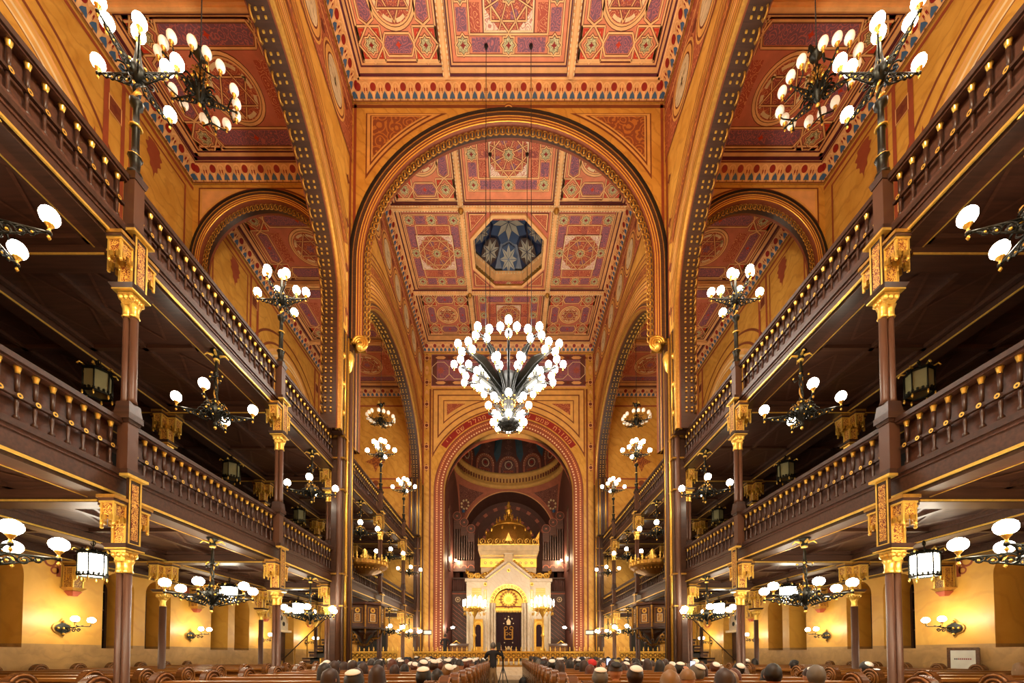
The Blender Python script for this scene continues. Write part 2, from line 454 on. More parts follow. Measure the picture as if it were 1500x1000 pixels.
def frieze(mb, u0, u1):
    """painted stalactite frieze; v = up the slope 0..0.62, w = off the surface"""
    mb.rect(u0, 0, u1, .62, 0, 'tan')
    mb.rect(u0, 0, u1, .05, .02, 'dull_gold'); mb.rect(u0, .05, u1, .075, .018, 'outline'); mb.rect(u0, .56, u1, .6, .02, 'outline')
    n = max(1, int(round((u1 - u0) / .55))); p = (u1 - u0) / n
    for i in range(n):
        c = u0 + (i + .5) * p
        for dx in (-.25, .25):
            x = c + dx * p
            mb.poly(((x - .1, .12), (x + .1, .12), (x + .07, .22), (x, .31), (x - .07, .22)), .015, 'blue')
            mb.rect(x - .02, .075, x + .02, .13, .017, 'dull_gold')
        for dx in (-.5, 0):
            x = c + dx * p
            mb.poly(((x - .035, .08), (x + .035, .08), (x + .05, .3), (x - .05, .3)), .02, 'line')
        mb.disc((c, .40), .105, .022, 'darkred', 14)
        mb.ring((c, .40), .115, .145, .026, 'line', 12, 0, PI)
        mb.ring((c - p / 2, .38), .1, .14, .03, 'line', 12, 0, PI)
        mb.rect(c - p / 2 - .06, .26, c - p / 2 + .06, .38, .02, 'darkred'); mb.rect(c - p / 2 - .02, .22, c - p / 2 + .02, .46, .028, 'line')
def Tfrz_front(y0, zk): return lambda u, v, w: (u, y0 - v * .5 - w * .86, zk + v * .86 - w * .5)
def Tfrz_back(y0, zk): return lambda u, v, w: (u, y0 + v * .5 + w * .86, zk + v * .86 - w * .5)
def Tfrz_side(s, X, zk): return lambda u, v, w: (s * (X - v * .5 - w * .86), u, zk + v * .86 - w * .5)

# =================================================================== floor
mb = MB(); mb.box(-13, 13, -5, 39, -0.3, 0, 'stone_floor')
struct(mb.build('floor'))
mb = MB(); mb.box(-.7, .7, 1.5, 21.5, 0, .012, 'carpet')
struct(mb.build('floor', None))
mb = MB()
mb.box(-XO, XO, 23.0, 38.4, 0.0, .65, 'white_marble'); mb.box(-XO, XO, 24.6, 38.4, .65, .85, 'white_marble')
for i, (z0, z1) in enumerate(((0, .22), (0, .43))):
    mb.box(-1.6, 1.6, 22.3 + .35 * i, 23.0, z0, z1, 'white_marble')
struct(mb.build('floor'), 'raised marble platform with steps before the ark')

# =================================================================== nave ceiling
mb = MB(Tceil(ZC))
for q4 in ((-6.4, 6.4, -5, 18.5), (-6.4, 6.4, 22.5, 27.5), (-6.4, -2.0, 18.5, 22.5), (2.0, 6.4, 18.5, 22.5)): mb.box(*q4, -.3, 0, 'tan')
secs = [(-5.0, 2.9, 1), (3.4, 6.9, 1), (6.9, 10.42, 0), (10.42, 13.95, 0), (15.2, 18.28, 0), (18.28, 22.72, 2), (22.72, 26.2, 3)]
for v0, v1, kind in secs:
    cv = (v0 + v1) / 2; hv = (v1 - v0) / 2 - .1
    if kind == 1:
        mb.rect(-5.2, v0, 5.2, v1, L1, 'salmon'); continue
    if kind == 0:
        if v0 > 15: cv = 16.32; hv = 18.18 - cv
        if hv > 1.86: hv = 1.86
        for s in (-1, 1): coffer_round(mb, s * 3.72, cv, 1.5, hv, 'salmon', .66)
        coffer_star(mb, 0, cv, 2.08, hv, 1.54, 1.11, .82)
    elif kind == 2:
        for s in (-1, 1): coffer_star(mb, s * 3.68, cv, 1.48, hv, 1.06, 1.6, .9, 'salmon2')
    else:
        for s in (-1, 1): coffer_round(mb, s * 3.72, cv - .1, 1.5, hv, 'salmon2', .5)
        coffer_star(mb, 0, cv - .1, 2.08, hv, 1.5, 1.1, .72, 'salmon2')
# panel with the octagonal skylight
cv = 20.5
mb.frame(-2.08, 18.38, 2.08, 22.62, .1, L2, 'tan')
_o = [(2.0 * cos(PI / 8 + k * PI / 4) , cv + 2.0 * sin(PI / 8 + k * PI / 4)) for k in range(8)]
for k in range(8):
    (xa, ya), (xb, yb) = _o[k], _o[(k + 1) % 8]
    ex = lambda x, y: (max(-2.08, min(2.08, x * 1.6)), cv + max(-2.12, min(2.12, (y - cv) * 1.6)))
    if k % 2: mb.poly(((xa, ya), (xb, yb), ex(xb, yb), ex(xa, ya)), L1, 'salmon2')
    else:
        cx_ = math.copysign(2.08, xa + xb); cy_ = cv + math.copysign(2.12, ya + yb - 2 * cv)
        mb.poly(((xa, ya), ex(xa, ya), (cx_, cy_), ex(xb, yb), (xb, yb)), L1, 'salmon2')
for a in (-1, 1):
    for b in (-1, 1):
        p = [(a * 1.9, cv + b * 1.0), (a * 1.9, cv + b * 1.92), (a * 1.0, cv + b * 1.92)]
        mb.poly(p, L2, 'outline'); c = (sum(x for x, y in p) / 3, sum(y for x, y in p) / 3)
        mb.poly([(c[0] + (x - c[0]) * .86, c[1] + (y - c[1]) * .86) for x, y in p], L3, 'line')
        mb.poly([(c[0] + (x - c[0]) * .7, c[1] + (y - c[1]) * .7) for x, y in p], L4, 'redfil')
for b in (-1, 1):
    mb.rect(-.85, cv + b * 1.75 - .16, .85, cv + b * 1.75 + .16, L2, 'purple')
    star_boss(mb, (0, cv + b * 1.75), .14)
ceil = struct(mb.build('ceiling'))
# ribs
mb = MB()
for x in (-2.2, 2.2):
    for a, b in ((3.4, 14.0), (15.5, 26.3)):
        mb.box(x - .12, x + .12, a, b, ZC - .14, ZC, 'tan'); mb.box(x - .05, x + .05, a, b, ZC - .19, ZC - .14, 'line')
        for e in (-.125, .125): mb.box(x + e - .012, x + e + .012, a, b, ZC - .1, ZC - .06, 'outline')
for y in (6.9, 10.42, 18.28, 22.72):
    mb.box(-5.4, 5.4, y - .12, y + .12, ZC - .15, ZC, 'tan'); mb.box(-5.4, 5.4, y - .05, y + .05, ZC - .2, ZC - .15, 'line')
    for e in (-.125, .125): mb.box(-5.4, 5.4, y + e - .015, y + e + .015, ZC - .12, ZC - .05, 'checker')
    for x in (-2.2, 2.2): mb.lathe([(.02, ZC - .42), (.1, ZC - .34), (.14, ZC - .26), (.1, ZC - .2)], (x, y, 0), 8, 'dull_gold')
for x in (-2.2, 2.2):
    for i in range(170):
        y = 3.5 + i * .135
        if not 13.95 < y < 15.3:
            for e in (-.105, .105): mb.cbox((x + e, y, ZC - .15), .04, .07, .03, 'cream')
for y in (6.9, 10.42, 18.28, 22.72):
    for i in range(84):
        for e in (-.105, .105): mb.cbox((-5.3 + i * .128, y + e, ZC - .16), .07, .04, .03, 'cream')
struct(mb.build('trim_1'), 'gilded ribs between the ceiling coffers')
# skylight of coloured glass in its octagonal frame
sky = thing('skylight', 'octagonal stained glass skylight of grey stars on dark blue in the ceiling', 'skylight', (0, cv, ZC))
mb = MB(lambda u, v, w: (u, v, -w))
oc = lambda r: [(r * cos(PI / 8 + k * PI / 4), r * sin(PI / 8 + k * PI / 4)) for k in range(8)]
o1, o0, o2 = oc(1.92), oc(1.9), oc(2.06)
for k in range(8):
    j = (k + 1) % 8
    for (pa, wa), (pb, wb), m in (((o2, -.1), (o2, .12), 'tan'), ((o2, .12), (o0, .12), 'line'), ((o0, .12), (o0, -.12), 'dull_gold'), ((o0, -.12), (o1, -.75), 'line')):
        mb.quad3(((pa[k][0], pa[k][1], wa), (pa[j][0], pa[j][1], wa), (pb[j][0], pb[j][1], wb), (pb[k][0], pb[k][1], wb)), m)
    for t in range(9):
        f = (t + .5) / 9; x = o1[k][0] * (1 - f) + o1[j][0] * f; y = o1[k][1] * (1 - f) + o1[j][1] * f
        mb.cbox((x, y, -.62), .07, .07, .1, 'cream'); mb.cbox((x, y, -.1), .05, .05, .06, 'cream')
mb.build('frame', sky)
dome_h = lambda u, v: .66 + 1.0 * (1 - min(1, (u * u + v * v) / 3.7))
def Tglass(c):
    l = math.hypot(*c); g = -2 * l / 3.7; h0 = dome_h(*c)
    return lambda u, v, w: (u, v, h0 + (g * ((u * c[0] + v * c[1]) / l - l) if l > 1e-6 else 0) - w - .03)
mb = MB(lambda u, v, w: (u, v, dome_h(u, v) - w + .04))
for k in range(8):
    j = (k + 1) % 8; A, B = oc(1.95)[k], oc(1.95)[j]
    for i in range(6):
        f0, f1 = i / 6, (i + 1) / 6
        mb.poly(((A[0] * f0, A[1] * f0), (A[0] * f1, A[1] * f1), (B[0] * f1, B[1] * f1), (B[0] * f0, B[1] * f0)) if i else ((0, 0), (A[0] * f1, A[1] * f1), (B[0] * f1, B[1] * f1)), -.2, 'navy')
plain('star_glass', '#9a988a', 0.7); plain('blue_glass', '#2c4468', 0.7); plain('brown_glass', '#3c2c28', 0.7)
for k in range(8):
    a = k * PI / 4
    mb.poly([(0, 0), (.42 * cos(a - .39), .42 * sin(a - .39)), (.8 * cos(a), .8 * sin(a)), (.42 * cos(a + .39), .42 * sin(a + .39))], .06, 'star_glass')
    mb.poly([(.8 * cos(a), .8 * sin(a)), (.45 * cos(a + .39), .45 * sin(a + .39)), (.8 * cos(a + PI / 4), .8 * sin(a + PI / 4)), (1.0 * cos(a + .39), 1.0 * sin(a + .39))], .055, 'blue_glass')
    c = (1.4 * cos(a), 1.4 * sin(a)); T0 = mb.T; mb.T = Tglass(c)
    mb.disc(c, .5, .05, 'brown_glass' if k % 2 else 'blue_glass', 8)
    mb.starp(c, .5, .25, .065, 'star_glass', 8, a)
    for q in range(8): mb.line(c, (c[0] + .5 * cos(a + q * PI / 4), c[1] + .5 * sin(a + q * PI / 4)), .025, .07, 'navy')
    mb.T = T0
    mb.line((0, 0), (.8 * cos(a + .39) * .53, .8 * sin(a + .39) * .53), .03, .07, 'navy')
mb.build('glass', sky)

# cornices of the nave
mb = MB()
for T, u0, u1 in ((Tfrz_front(YF, ZK), -XN, XN), (Tfrz_front(YE, ZK), -XN, XN), (Tfrz_back(YB, ZK), -XN, XN)):
    mb.T = T; frieze(mb, u0, u1)
for s in (-1, 1):
    for a, b in ((3.0, YF), (YB, YE)):
        mb.T = Tfrz_side(s, XN, ZK); frieze(mb, a, b)
mb.T = lambda a, b, c: (a, b, c)
for y0, d in ((YF, -1), (YE, -1), (YB, 1)):
    for o, h, m in ((.3, .1, 'tan'), (.36, .07, 'line'), (.42, .04, 'checker')):
        a, b = sorted((y0, y0 + d * o)); mb.box(-XN, XN, a, b, ZC - h, ZC - .001, m)
for s in (-1, 1):
    for o, h, m in ((.3, .1, 'tan'), (.36, .07, 'line'), (.42, .04, 'checker')):
        a, b = sorted((s * XN, s * (XN - o))); mb.box(a, b, 3, YE, ZC - h, ZC - .001, m)
struct(mb.build('trim_2'), 'painted stalactite cornice in red, blue and gold round the nave ceiling')

# =================================================================== cross wall with the great arch (and the aisle arches)
def spandrel(mb, s, cx, cz, rad, xc, zc, w, mat, n=14):
    """corner panel between an arch of radius rad about (cx, cz) and the corner (xc, zc); s = side of the corner"""
    dz = zc - cz; dx = abs(xc - cx)
    if dz >= rad or dx >= rad: 
        pass
    xt = math.sqrt(max(rad * rad - dz * dz, 0)); t0 = math.atan2(dz, xt)
    zt = math.sqrt(max(rad * rad - dx * dx, 0)); t1 = math.atan2(zt, dx)
    pts = [(xc, zc)]
    if dz > rad: pts.append((cx, zc))
    if dz > rad: t0 = PI / 2
    for k in range(n + 1):
        t = t0 + (t1 - t0) * k / n
        pts.append((cx + s * rad * cos(t), cz + rad * sin(t)))
    mb.poly(pts if s > 0 else pts[::-1], w, mat)
AZ, AR = 15.4, 5.25
wl = MB(Tfront(YF))
arch_wall(wl, -XN - .6, XN + .6, 12.5, ZC, 0, AZ, AR, AR, YB - YF, 'ochre', 'brown', 48)
for s in (-1, 1):     # painted corner panels
    for i, (o, ins, m) in enumerate(((.86, .5, 'brown'), (.92, .55, 'ochre_flat'), (1.0, .66, 'brown'), (1.05, .71, 'ochre_flat'), (1.1, .76, 'brownfil'))):
        spandrel(wl, s, 0, AZ, AR + o, s * (XN - ins), ZK - .06 - ins * .6, L1 * (i + 1), m)
    wl.rect(s * XN - s * .06, 13, s * XN - s * .16, ZK, L1, 'rust') if s < 0 else wl.rect(s * XN - .16, 13, s * XN - .06, ZK, L1, 'rust')
wl.rect(-XN, ZK - .16, XN, ZK - .04, L1, 'brown')
for r, m in ((.2, 'brown'), (.15, 'ochre_flat'), (.1, 'brown'), (.05, 'tan')): wl.disc((0, ZK - .2), r, L5 - r * .08, m)
struct(wl.build('wall_cross'), 'painted ochre cross wall above the great arch')
def arch_trim(T, cx, cz, a, b, zleg, depth, lace_n, name, label, big=True, deep=True, arc=(0, PI)):
    m = MB(T); t0, t1 = arc
    k = 1.0 if big else .72
    sweep_arch(m, cx, cz, a, b, zleg, [(q[0] * k, q[1], q[2]) for q in ((0, -.02, 'brown'), (0, .10, 'gold'), (.035, .115, 'brown'), (.08, .115, 'bright_gold'), (.105, .125, 'brown'), (.17, .125, 'bright_gold'), (.195, .135, 'dark_wood'),
               (.32, .135, 'dull_gold'), (.34, .15, 'night'), (.48, .15, 'dark_wood'), (.5, 0, 'dark_wood'))], 48, t0, t1)
    # hanging lace of little rings along the edge
    pts = arc_pts(cx, cz, a, b, t0, t1, lace_n, -.13 * k)
    ex = []
    if zleg is not None:
        step = math.dist(pts[0], pts[1]); q = int((cz - zleg) / step)
        ex = [(cx + a - .13 * k, cz - (i + 1) * step) for i in range(q)] + [(cx - a + .13 * k, cz - (i + 1) * step) for i in range(q)]
    for w0 in ((-.06,) if deep else (.02,)):
        for (u, v) in pts + ex:
            m.tube([(u + .12 * k * cos(t), v + .15 * k * sin(t), w0) for t in [j * 2 * PI / 9 for j in range(9)]], .028 * k, 4, 'dull_gold', True, None, True)
            m.cbox((u, v, w0), .05 * k, .1 * k, .05 * k, 'gold')
    sweep_arch(m, cx, cz, a, b, zleg, [(-.02, -.1, 'dark_wood'), (-.02, -depth + .1, 'dark_wood')], 48, t0, t1)
    o = m.build(name); struct(o, label); return o
arch_trim(Tfront(YF), 0, AZ, AR, AR, 12.6, YB - YF, 72, 'trim_3', 'gilded moulding and ring lace of the great cross arch')
mb = MB(Tfront(YF))
for s in (-1, 1):       # curled ends of the arch moulding
    for r in (.12, .22, .32):
        mb.tube([(s * (5.35 - .05 + r * cos(t) * .8), 12.45 + r * sin(t) * .8, .1) for t in [PI * j / 10 * 1.5 for j in range(11)]], .05, 6, 'gold')
    mb.ball((s * 5.3, 12.3, .1), .14, 8, 'bright_gold')
    mb.T = lambda a, b, c: (a, b, c)
    mb.lathe([(.02, 11.3), (.1, 11.45), (.16, 11.7), (.2, 11.9), (.12, 12.1)], (s * 5.68, YF - .1, 0), 8, 'bright_gold')
    mb.T = Tfront(YF)
struct(mb.build('trim_4'), 'gilded scroll ends of the great cross arch')
AX, AAZ, AAR = 8.8, 15.45, 2.3
for s in (-1, 1):
    m = MB(Tfront(YF))
    arch_wall(m, *( sorted((s * 6.3, s * XO)) ), 12.5, ZA, s * AX, AAZ, AAR, AAR, YB - YF, 'ochre', 'brown', 36)
    for q in (-1, 1):
        xc = s * AX + q * 2.5
        for i, (o, ins, mm) in enumerate(((.5, .06, 'brown'), (.56, .12, 'ochre_flat'), (.62, .2, 'tan'))):
            spandrel(m, q, s * AX, AAZ, AAR + o, xc - q * ins, ZB - .05 - ins, L1 * (i + 1), mm)
    struct(m.build('wall_cross'), SIDE[s] + ' aisle cross wall with its arch')
    arch_trim(Tfront(YF), s * AX, AAZ, AAR, AAR, 8.95, YB - YF, 40, 'trim_%d' % (5 if s < 0 else 6), 'moulding of the %s aisle arch' % SIDE[s], False)

# =================================================================== nave arcades (long walls above the galleries)
ARC = [(8.47, 4.95, 3.4, YF), (20.65, 5.45, YB, YE)]
LZ, LB = 12.85, 4.15
for s in (-1, 1):
    m = MB(Tside(s, XN))
    for c, a, u0, u1 in ARC:
        arch_wall(m, u0, u1, 8.9, ZC, c, LZ, a, LB, .6, 'ochre', 'brown', 44)
        # brown lines that follow the arch
        for i, (o, t, mm) in enumerate(((.4, .06, 'brown'), (.54, .05, 'brown'), (.68, .3, 'ochre_flat'), (.7, .05, 'rust'), (.84, .04, 'brown'), (.96, .05, 'brown'), (1.14, .05, 'rust'), (1.25, .26, 'brownfil'), (1.56, .06, 'brown'), (1.75, .05, 'rust'), (1.95, .05, 'brown'))):
            pa, pb = arc_pts(c, LZ, a, LB, 0, PI, 60, o), arc_pts(c, LZ, a, LB, 0, PI, 60, o + t)
            for k in range(60):
                q4 = (pa[k], pb[k], pb[k + 1], pa[k + 1])
                if all(u0 + .3 < u < u1 - .3 and v < 19.2 for u, v in q4): m.poly(q4, L1 + i * .003, mm)
        m.rect(u0, 19.25, u1, ZK, L1, 'rustfil')
        m.rect(u0, 19.2, u1, 19.3, L2, 'brown'); m.rect(u0, 20.95, u1, 21.02, L2, 'tan')
        n0 = 12.89 if u0 < 10 else 18.7
        for k in range(-5, 5):
            d = n0 + 1.78 * k
            if not (u0 + .7 < d < u1 - .6): continue
            for r, mm, w in ((.82, 'ochre_flat', L2 + .002), (.76, 'brown', L3), (.7, 'ochre_flat', L3 + .004), (.56, 'outline', L4), (.52, 'disc', L4 + .006)):
                m.disc((d, 20.12), r, w, mm, 28)
            m.starp((d, 20.12), .2, .05, L5, 'outline', 4)
            m.disc((d + .89, 20.6), .14, L3, 'outline', 8)
        for e in (u0 + .1, u1 - .2):    # strip at the corner
            m.rect(e - .02, 9, e + .12, 19.2, L2, 'rust')
            for z in (10.2, 11.8, 13.4, 15.0, 16.6, 18.2): m.starp((e + .2 if e < (u0 + u1) / 2 else e - .15, z), .2, .09, L2, 'brown', 4)
    struct(m.build('wall_%s_arcade' % SIDE[s]), SIDE[s] + ' nave wall with painted roundels above its arches')
    m = MB()
    for c, a, u0, u1 in ARC:
        m.T = Tside(s, XN)
        sweep_arch(m, c, LZ, a, LB, 8.9, [(0, .0, 'dull_gold'), (0, .1, 'dull_gold'), (.06, .13, 'brown'), (.12, .1, 'gold'), (.15, .1, 'beam_wood'), (.24, .06, 'dull_gold'), (.28, .05, 'brown'), (.32, 0, 'brown')], 48)
        sweep_arch(m, c, LZ, a, LB, 8.9, [(-.02, -.04, 'dark_wood'), (-.02, -.56, 'dark_wood')], 48)
        pts = arc_pts(c, LZ, a, LB, 0, PI, 46, -.05)
        st = math.dist(pts[22], pts[23])
        pts += [(c + e * (a - .05), LZ - st * (i + 1)) for e in (-1, 1) for i in range(int((LZ - 8.9) / st) - 1)]
        for (u, v) in pts:
            for w0 in (-.2, -.38):
                for e in (-.06, .06):
                    du, dv = (v - LZ) , -(u - c); l = math.hypot(du, dv) or 1
                    if v < LZ: du, dv, l = 0, 1, 1
                    m.cbox((u + du / l * e, v + dv / l * e, w0), .042, .042, .05, 'bright_gold')
            m.tube([(u + .11 * cos(t), v + .11 * sin(t), -.5) for t in [j * 2 * PI / 8 for j in range(8)]], .03, 4, 'dull_gold', True, None, True)
    struct(m.build('trim_%d' % (7 if s < 0 else 8)), 'gold studded soffit of the %s nave arches' % SIDE[s])
    # piers below the arches: bundled shafts
    m = MB()
    for y0, y1 in ((13.95, 14.85), (26.1, YE)):
        a, b = sorted((s * (XN - .02), s * (XN + .4)))
        m.box(a, b, y0, y1, 0, 9.0, 'dark_wood')
        a, b = sorted((s * (XN - .03), s * (XN + .58)))
        m.box(a, b, y0 - .35, min(y1 + .1, YE), 8.9, 12.6, 'dark_wood')
        for yy in (y0 - .3, y0 - .05, y0 + .2, y0 + .4): m.tube([(s * (XN - .05), yy, 8.95), (s * (XN - .05), yy, 12.5)], .035, 6, 'gold')
        for xx in (.1, .28, .46): m.tube([(s * (XN + xx), y0 - .36, 8.95), (s * (XN + xx), y0 - .36, 12.5)], .05, 6, 'beam_wood' if xx == .28 else 'gold')
        for yy, rr, mm in ((y0, .1, 'shaft'), (y0 + .2, .05, 'gold'), (y0 + .42, .1, 'shaft'), (y0 + .64, .045, 'gold'), (y0 + .02, .035, 'gold')):
            xx = s * (XN + (-.04 if yy > y0 + .05 else .12))
            if yy < y1: m.tube([(xx, yy, 0), (xx, yy, 12.4)], rr, 8, mm)
        for z in (3.0, 4.1, 7.0, 8.1, 8.86): m.box(*sorted((s * (XN - .07), s * (XN + .42))), y0 - .08, y1, z, z + .05, 'dull_gold')
        for z in (9.6, 10.6, 11.6): m.ball((s * (XN - .02), y0 - .2, z), .11, 8, 'gold')
    struct(m.build('trim_%d' % (9 if s < 0 else 10)), 'clustered shafts of the %s nave piers' % SIDE[s])

# =================================================================== aisles: outer walls, ceilings, cornices
DOORD = 21.1
nwin = 0
for s in (-1, 1):
    m = MB(Tside(s, XO))
    # ground floor with round-headed niches
    ops = []
    for k in range(0, 4):
        c = (D[k] + D[k + 1]) / 2
        ops += [(c - 1.16, c - .2), (c + .2, c + 1.16)]
    ops.append((DOORD - .7, DOORD + .7)); ops += [((D[5] + D[6]) / 2 - 1.16, (D[5] + D[6]) / 2 - .2)]
    ops.sort(); cur = -5.0
    for (a, b) in ops + [(YE, YE)]:
        m.box(cur, a, 0, 1.64, -.9, 0, 'dado'); m.box(cur, a, 1.64, 4.3, -.9, 0, 'ochre_low')
        if b > a:
            if abs((a + b) / 2 - DOORD) < .1: sill = 0.02; spring = 3.0
            else: sill = 1.55; spring = 3.28
            m.box(a, b, 0, sill, -.9, 0, 'dado')
            c, r = (a + b) / 2, (b - a) / 2
            pa = arc_pts(c, spring, r, r, 0, PI, 14)
            for q in range(14):
                (xa, za), (xb, zb) = pa[q], pa[q + 1]
                m.quad3(((xa, za, 0), (xb, zb, 0), (xb, 4.3, 0), (xa, 4.3, 0)), 'ochre_low')
                m.quad3(((xa, za, 0), (xb, zb, 0), (xb, zb, -.9), (xa, za, -.9)), 'ochre_low', True)
            m.box(a, b, spring - .1, 4.3, -1.0, -.9, 'ochre_low')
        cur = b
    m.rect(-5, 4.02, YE, 4.12, L2, 'rust')
    for k in range(1, 6):      # scrolls painted beside the brackets
        for q in (-1, 1):
            m.ring((D[k] + q * .4, 3.72), .1, .15, L1, 'rust', 16); m.ring((D[k] + q * .3, 3.5), .06, .1, L1, 'rust', 12)
            m.rect(D[k] + q * .21 - .05, 3.35, D[k] + q * .21 + .05, 4.05, L1, 'rust')
            m.rect(D[k] + min(.2 * q, .6 * q), 3.9, D[k] + max(.2 * q, .6 * q), 4.02, L1, 'rust')
    struct(m.build('wall_' + SIDE[s]), 'ochre marbled %s outer wall with stone dado' % SIDE[s])
    for (a, b) in ops:
        nwin += 1
        c = (a + b) / 2; isdoor = abs(c - DOORD) < .1
        w = MB(Tside(s, XO))
        if isdoor:
            w.box(a, b, .02, 2.5, -.55, -.45, 'dark_wood'); w.box(c - .02, c + .02, .02, 2.5, -.45, -.43, 'night')
            for e in (a + .12, c + .08):
                for z in (.3, 1.4): w.box(e, e + .5, z, z + .9, -.45, -.42, 'panel_wood')
            o = w.build('door_%d' % (1 if s < 0 else 2)); struct(o, SIDE[s] + ' double door of dark wood')
            w = MB(Tside(s, XO))
            w.box(a, b, 2.5, 2.62, -.5, -.1, 'cream')
            pa = arc_pts(c, 3.0, .7, .7, 0, PI, 14); w.poly([(a, 2.62)] + pa[::-1] + [(b, 2.62)], -.3, 'white_marble')
            w.ring((c, 3.0), .56, .62, -.29, 'gold', 18, 0, PI)
            for e, rr in ((-.25, .12), (.25, .12), (0, .14)): w.disc((c + e, 2.95 + (.3 if e == 0 else 0)), rr, -.285, 'black', 12)
            struct(w.build('trim_%d' % (11 if s < 0 else 12)), 'white lunette over the %s door' % SIDE[s])
        else:
            pa = arc_pts(c, 3.28, (b - a) / 2, (b - a) / 2, 0, PI, 12)
            w.poly([(a, 1.55)] + pa[::-1] + [(b, 1.55)], -.86, 'glass_dark')
            for e in (a + .03, c, b - .03): w.box(e - .03, e + .03, 1.55, 3.7, -.86, -.82, 'dark_wood')
            for z in (2.1, 2.7, 3.25): w.box(a, b, z, z + .04, -.86, -.83, 'dark_wood')
            struct(w.build('window_%d' % nwin), 'dark arched window deep in a niche of the %s wall' % SIDE[s])
    # middle storey, coloured dark to stand for its shade, and the top storey
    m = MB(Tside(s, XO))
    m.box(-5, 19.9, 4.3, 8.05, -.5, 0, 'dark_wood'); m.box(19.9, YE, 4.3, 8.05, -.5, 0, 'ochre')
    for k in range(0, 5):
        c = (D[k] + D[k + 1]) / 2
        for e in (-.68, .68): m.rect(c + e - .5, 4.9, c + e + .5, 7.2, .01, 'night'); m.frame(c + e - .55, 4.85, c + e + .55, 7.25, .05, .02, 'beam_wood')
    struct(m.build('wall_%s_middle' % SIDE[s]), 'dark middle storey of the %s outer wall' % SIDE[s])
    m = MB(Tside(s, XO))
    m.box(-5, YE, 8.05, ZA + .3, -.5, 0, 'ochre')
    for c in (8.47, 21.0):
        for i, (o, mm) in enumerate(((2.6, 'tan'), (2.5, 'ochre_flat'), (2.36, 'cream'), (2.26, 'ochre_flat'), (2.1, 'cream'), (2.02, 'brown'), (1.97, 'ochre'))):
            m.poly([(c + o, 9)] + arc_pts(c, 14.1, o, o, 0, PI, 28) + [(c - o, 9)], .01 + i * .012, mm)
        for i, o in enumerate((2.78, 3.3)):       # painted lines over the blind arch
            pa, pb = arc_pts(c, 14.2, o, o * .95, .15, PI - .15, 30), arc_pts(c, 14.2, o + .1, o * .95 + .1, .15, PI - .15, 30)
            for k in range(30): 
                if pa[k][1] < ZB: m.poly((pa[k], pb[k], pb[k + 1], pa[k + 1]), L1, 'brown')
        for q in (-1, 1):
            for ww, ux in ((.16, 2.75), (.12, 3.25)):
                m.rect(c + q * ux - ww / 2, 9, c + q * ux + ww / 2, ZB - .1, L2, 'rust')
            for z in (12, 14.6, 17.2):
                m.rect(c + q * 3.0 - .2, z - .25, c + q * 3.0 + .2, z + .25, L3, 'brown'); m.frame(c + q * 3.0 - .2, z - .25, c + q * 3.0 + .2, z + .25, .03, L4, 'tan'); m.starp((c + q * 3.0, z), .15, .07, L4, 'outline', 4)
            lf = [(0, 0), (.25, .1), (.18, .35), (.34, .5), (.2, .75), (.3, .95), (.12, 1.15), (.16, 1.5), (.04, 1.55), (0, 2.0)]
            for _ in range(2):      # round the painted leaf outline off
                lf = [lf[0]] + [(p[0] * a + q_[0] * (1 - a), p[1] * a + q_[1] * (1 - a)) for p, q_ in zip(lf, lf[1:]) for a in (.75, .25)] + [lf[-1]]
            for z, ux, hgt in ((9.8, 4.3, 1.0), (14.9, 2.45, .55)):
                pts = [(c + q * ux + x, z + y * hgt) for x, y in lf] + [(c + q * ux - x, z + y * hgt) for x, y in lf[::-1][1:]]
                m.poly(pts, L2, 'rust')
            pts = [(c + q * 4.3 + x, 17.9 - y * .6) for x, y in lf] + [(c + q * 4.3 - x, 17.9 - y * .6) for x, y in lf[::-1][1:]]
            m.poly(pts, L2, 'rust')
            m.frame(*( sorted((c + q * 3.45, c + q * 5.6))[0], 9.0, sorted((c + q * 3.45, c + q * 5.6))[1], 18.0), .07, L2, 'rust')
        m.rect(c - 6, ZB - .22, c + 6, ZB - .1, L2 + .002, 'rust')
    struct(m.build('wall_%s_upper' % SIDE[s]), 'ochre upper storey of the %s outer wall with painted bands' % SIDE[s])
    # aisle ceiling
    m = MB(Tceil(ZA))
    a, b = sorted((s * 6.2, s * (XO + .3)))
    m.box(a, b, -5, YE + .3, -.3, 0, 'tan')
    for v0, v1 in ((3.2, 7.0), (7.0, 10.6), (10.6, 14.05), (15.6, 19.0), (19.0, 22.6), (22.6, 26.3)):
        coffer_round(m, s * 8.6, (v0 + v1) / 2, 2.35, (v1 - v0) / 2 - .12, 'salmon2', .76, .44)
        m.box(a, b, v0 - .1, v0 + .1, 0, .14, 'tan'); m.box(a, b, v0 - .04, v0 + .04, .14, .19, 'line')
    m.box(*sorted((s * 6.3, s * 6.45)), 3, YE, 0, .14, 'tan')
    struct(m.build('ceiling'), SIDE[s] + ' aisle ceiling with a painted roundel in each coffer')
    m = MB()
    m.T = Tfrz_front(YF, ZB); frieze(m, *sorted((s * 6.3, s * XO))); m.T = Tfrz_front(YE, ZB); frieze(m, *sorted((s * 6.3, s * XO)))
    m.T = Tfrz_side(s, XO, ZB); frieze(m, 3, YF); frieze(m, YB, YE)
    m.T = lambda a, b, c: (a, b, c)
    for y0 in (YF, YE):
        for o, h, mm in ((.3, .08, 'tan'), (.4, .05, 'checker'), (.5, .03, 'line')): m.box(*sorted((s * 6.3, s * XO)), y0 - o, y0, ZA - h, ZA - .001, mm)
    for o, h, mm in ((.3, .08, 'tan'), (.4, .05, 'checker'), (.5, .03, 'line')): m.box(*sorted((s * XO, s * (XO - o))), 3, YE, ZA - h, ZA - .001, mm)
    struct(m.build('trim_%d' % (13 if s < 0 else 14)), 'painted cornice of the %s aisle' % SIDE[s])
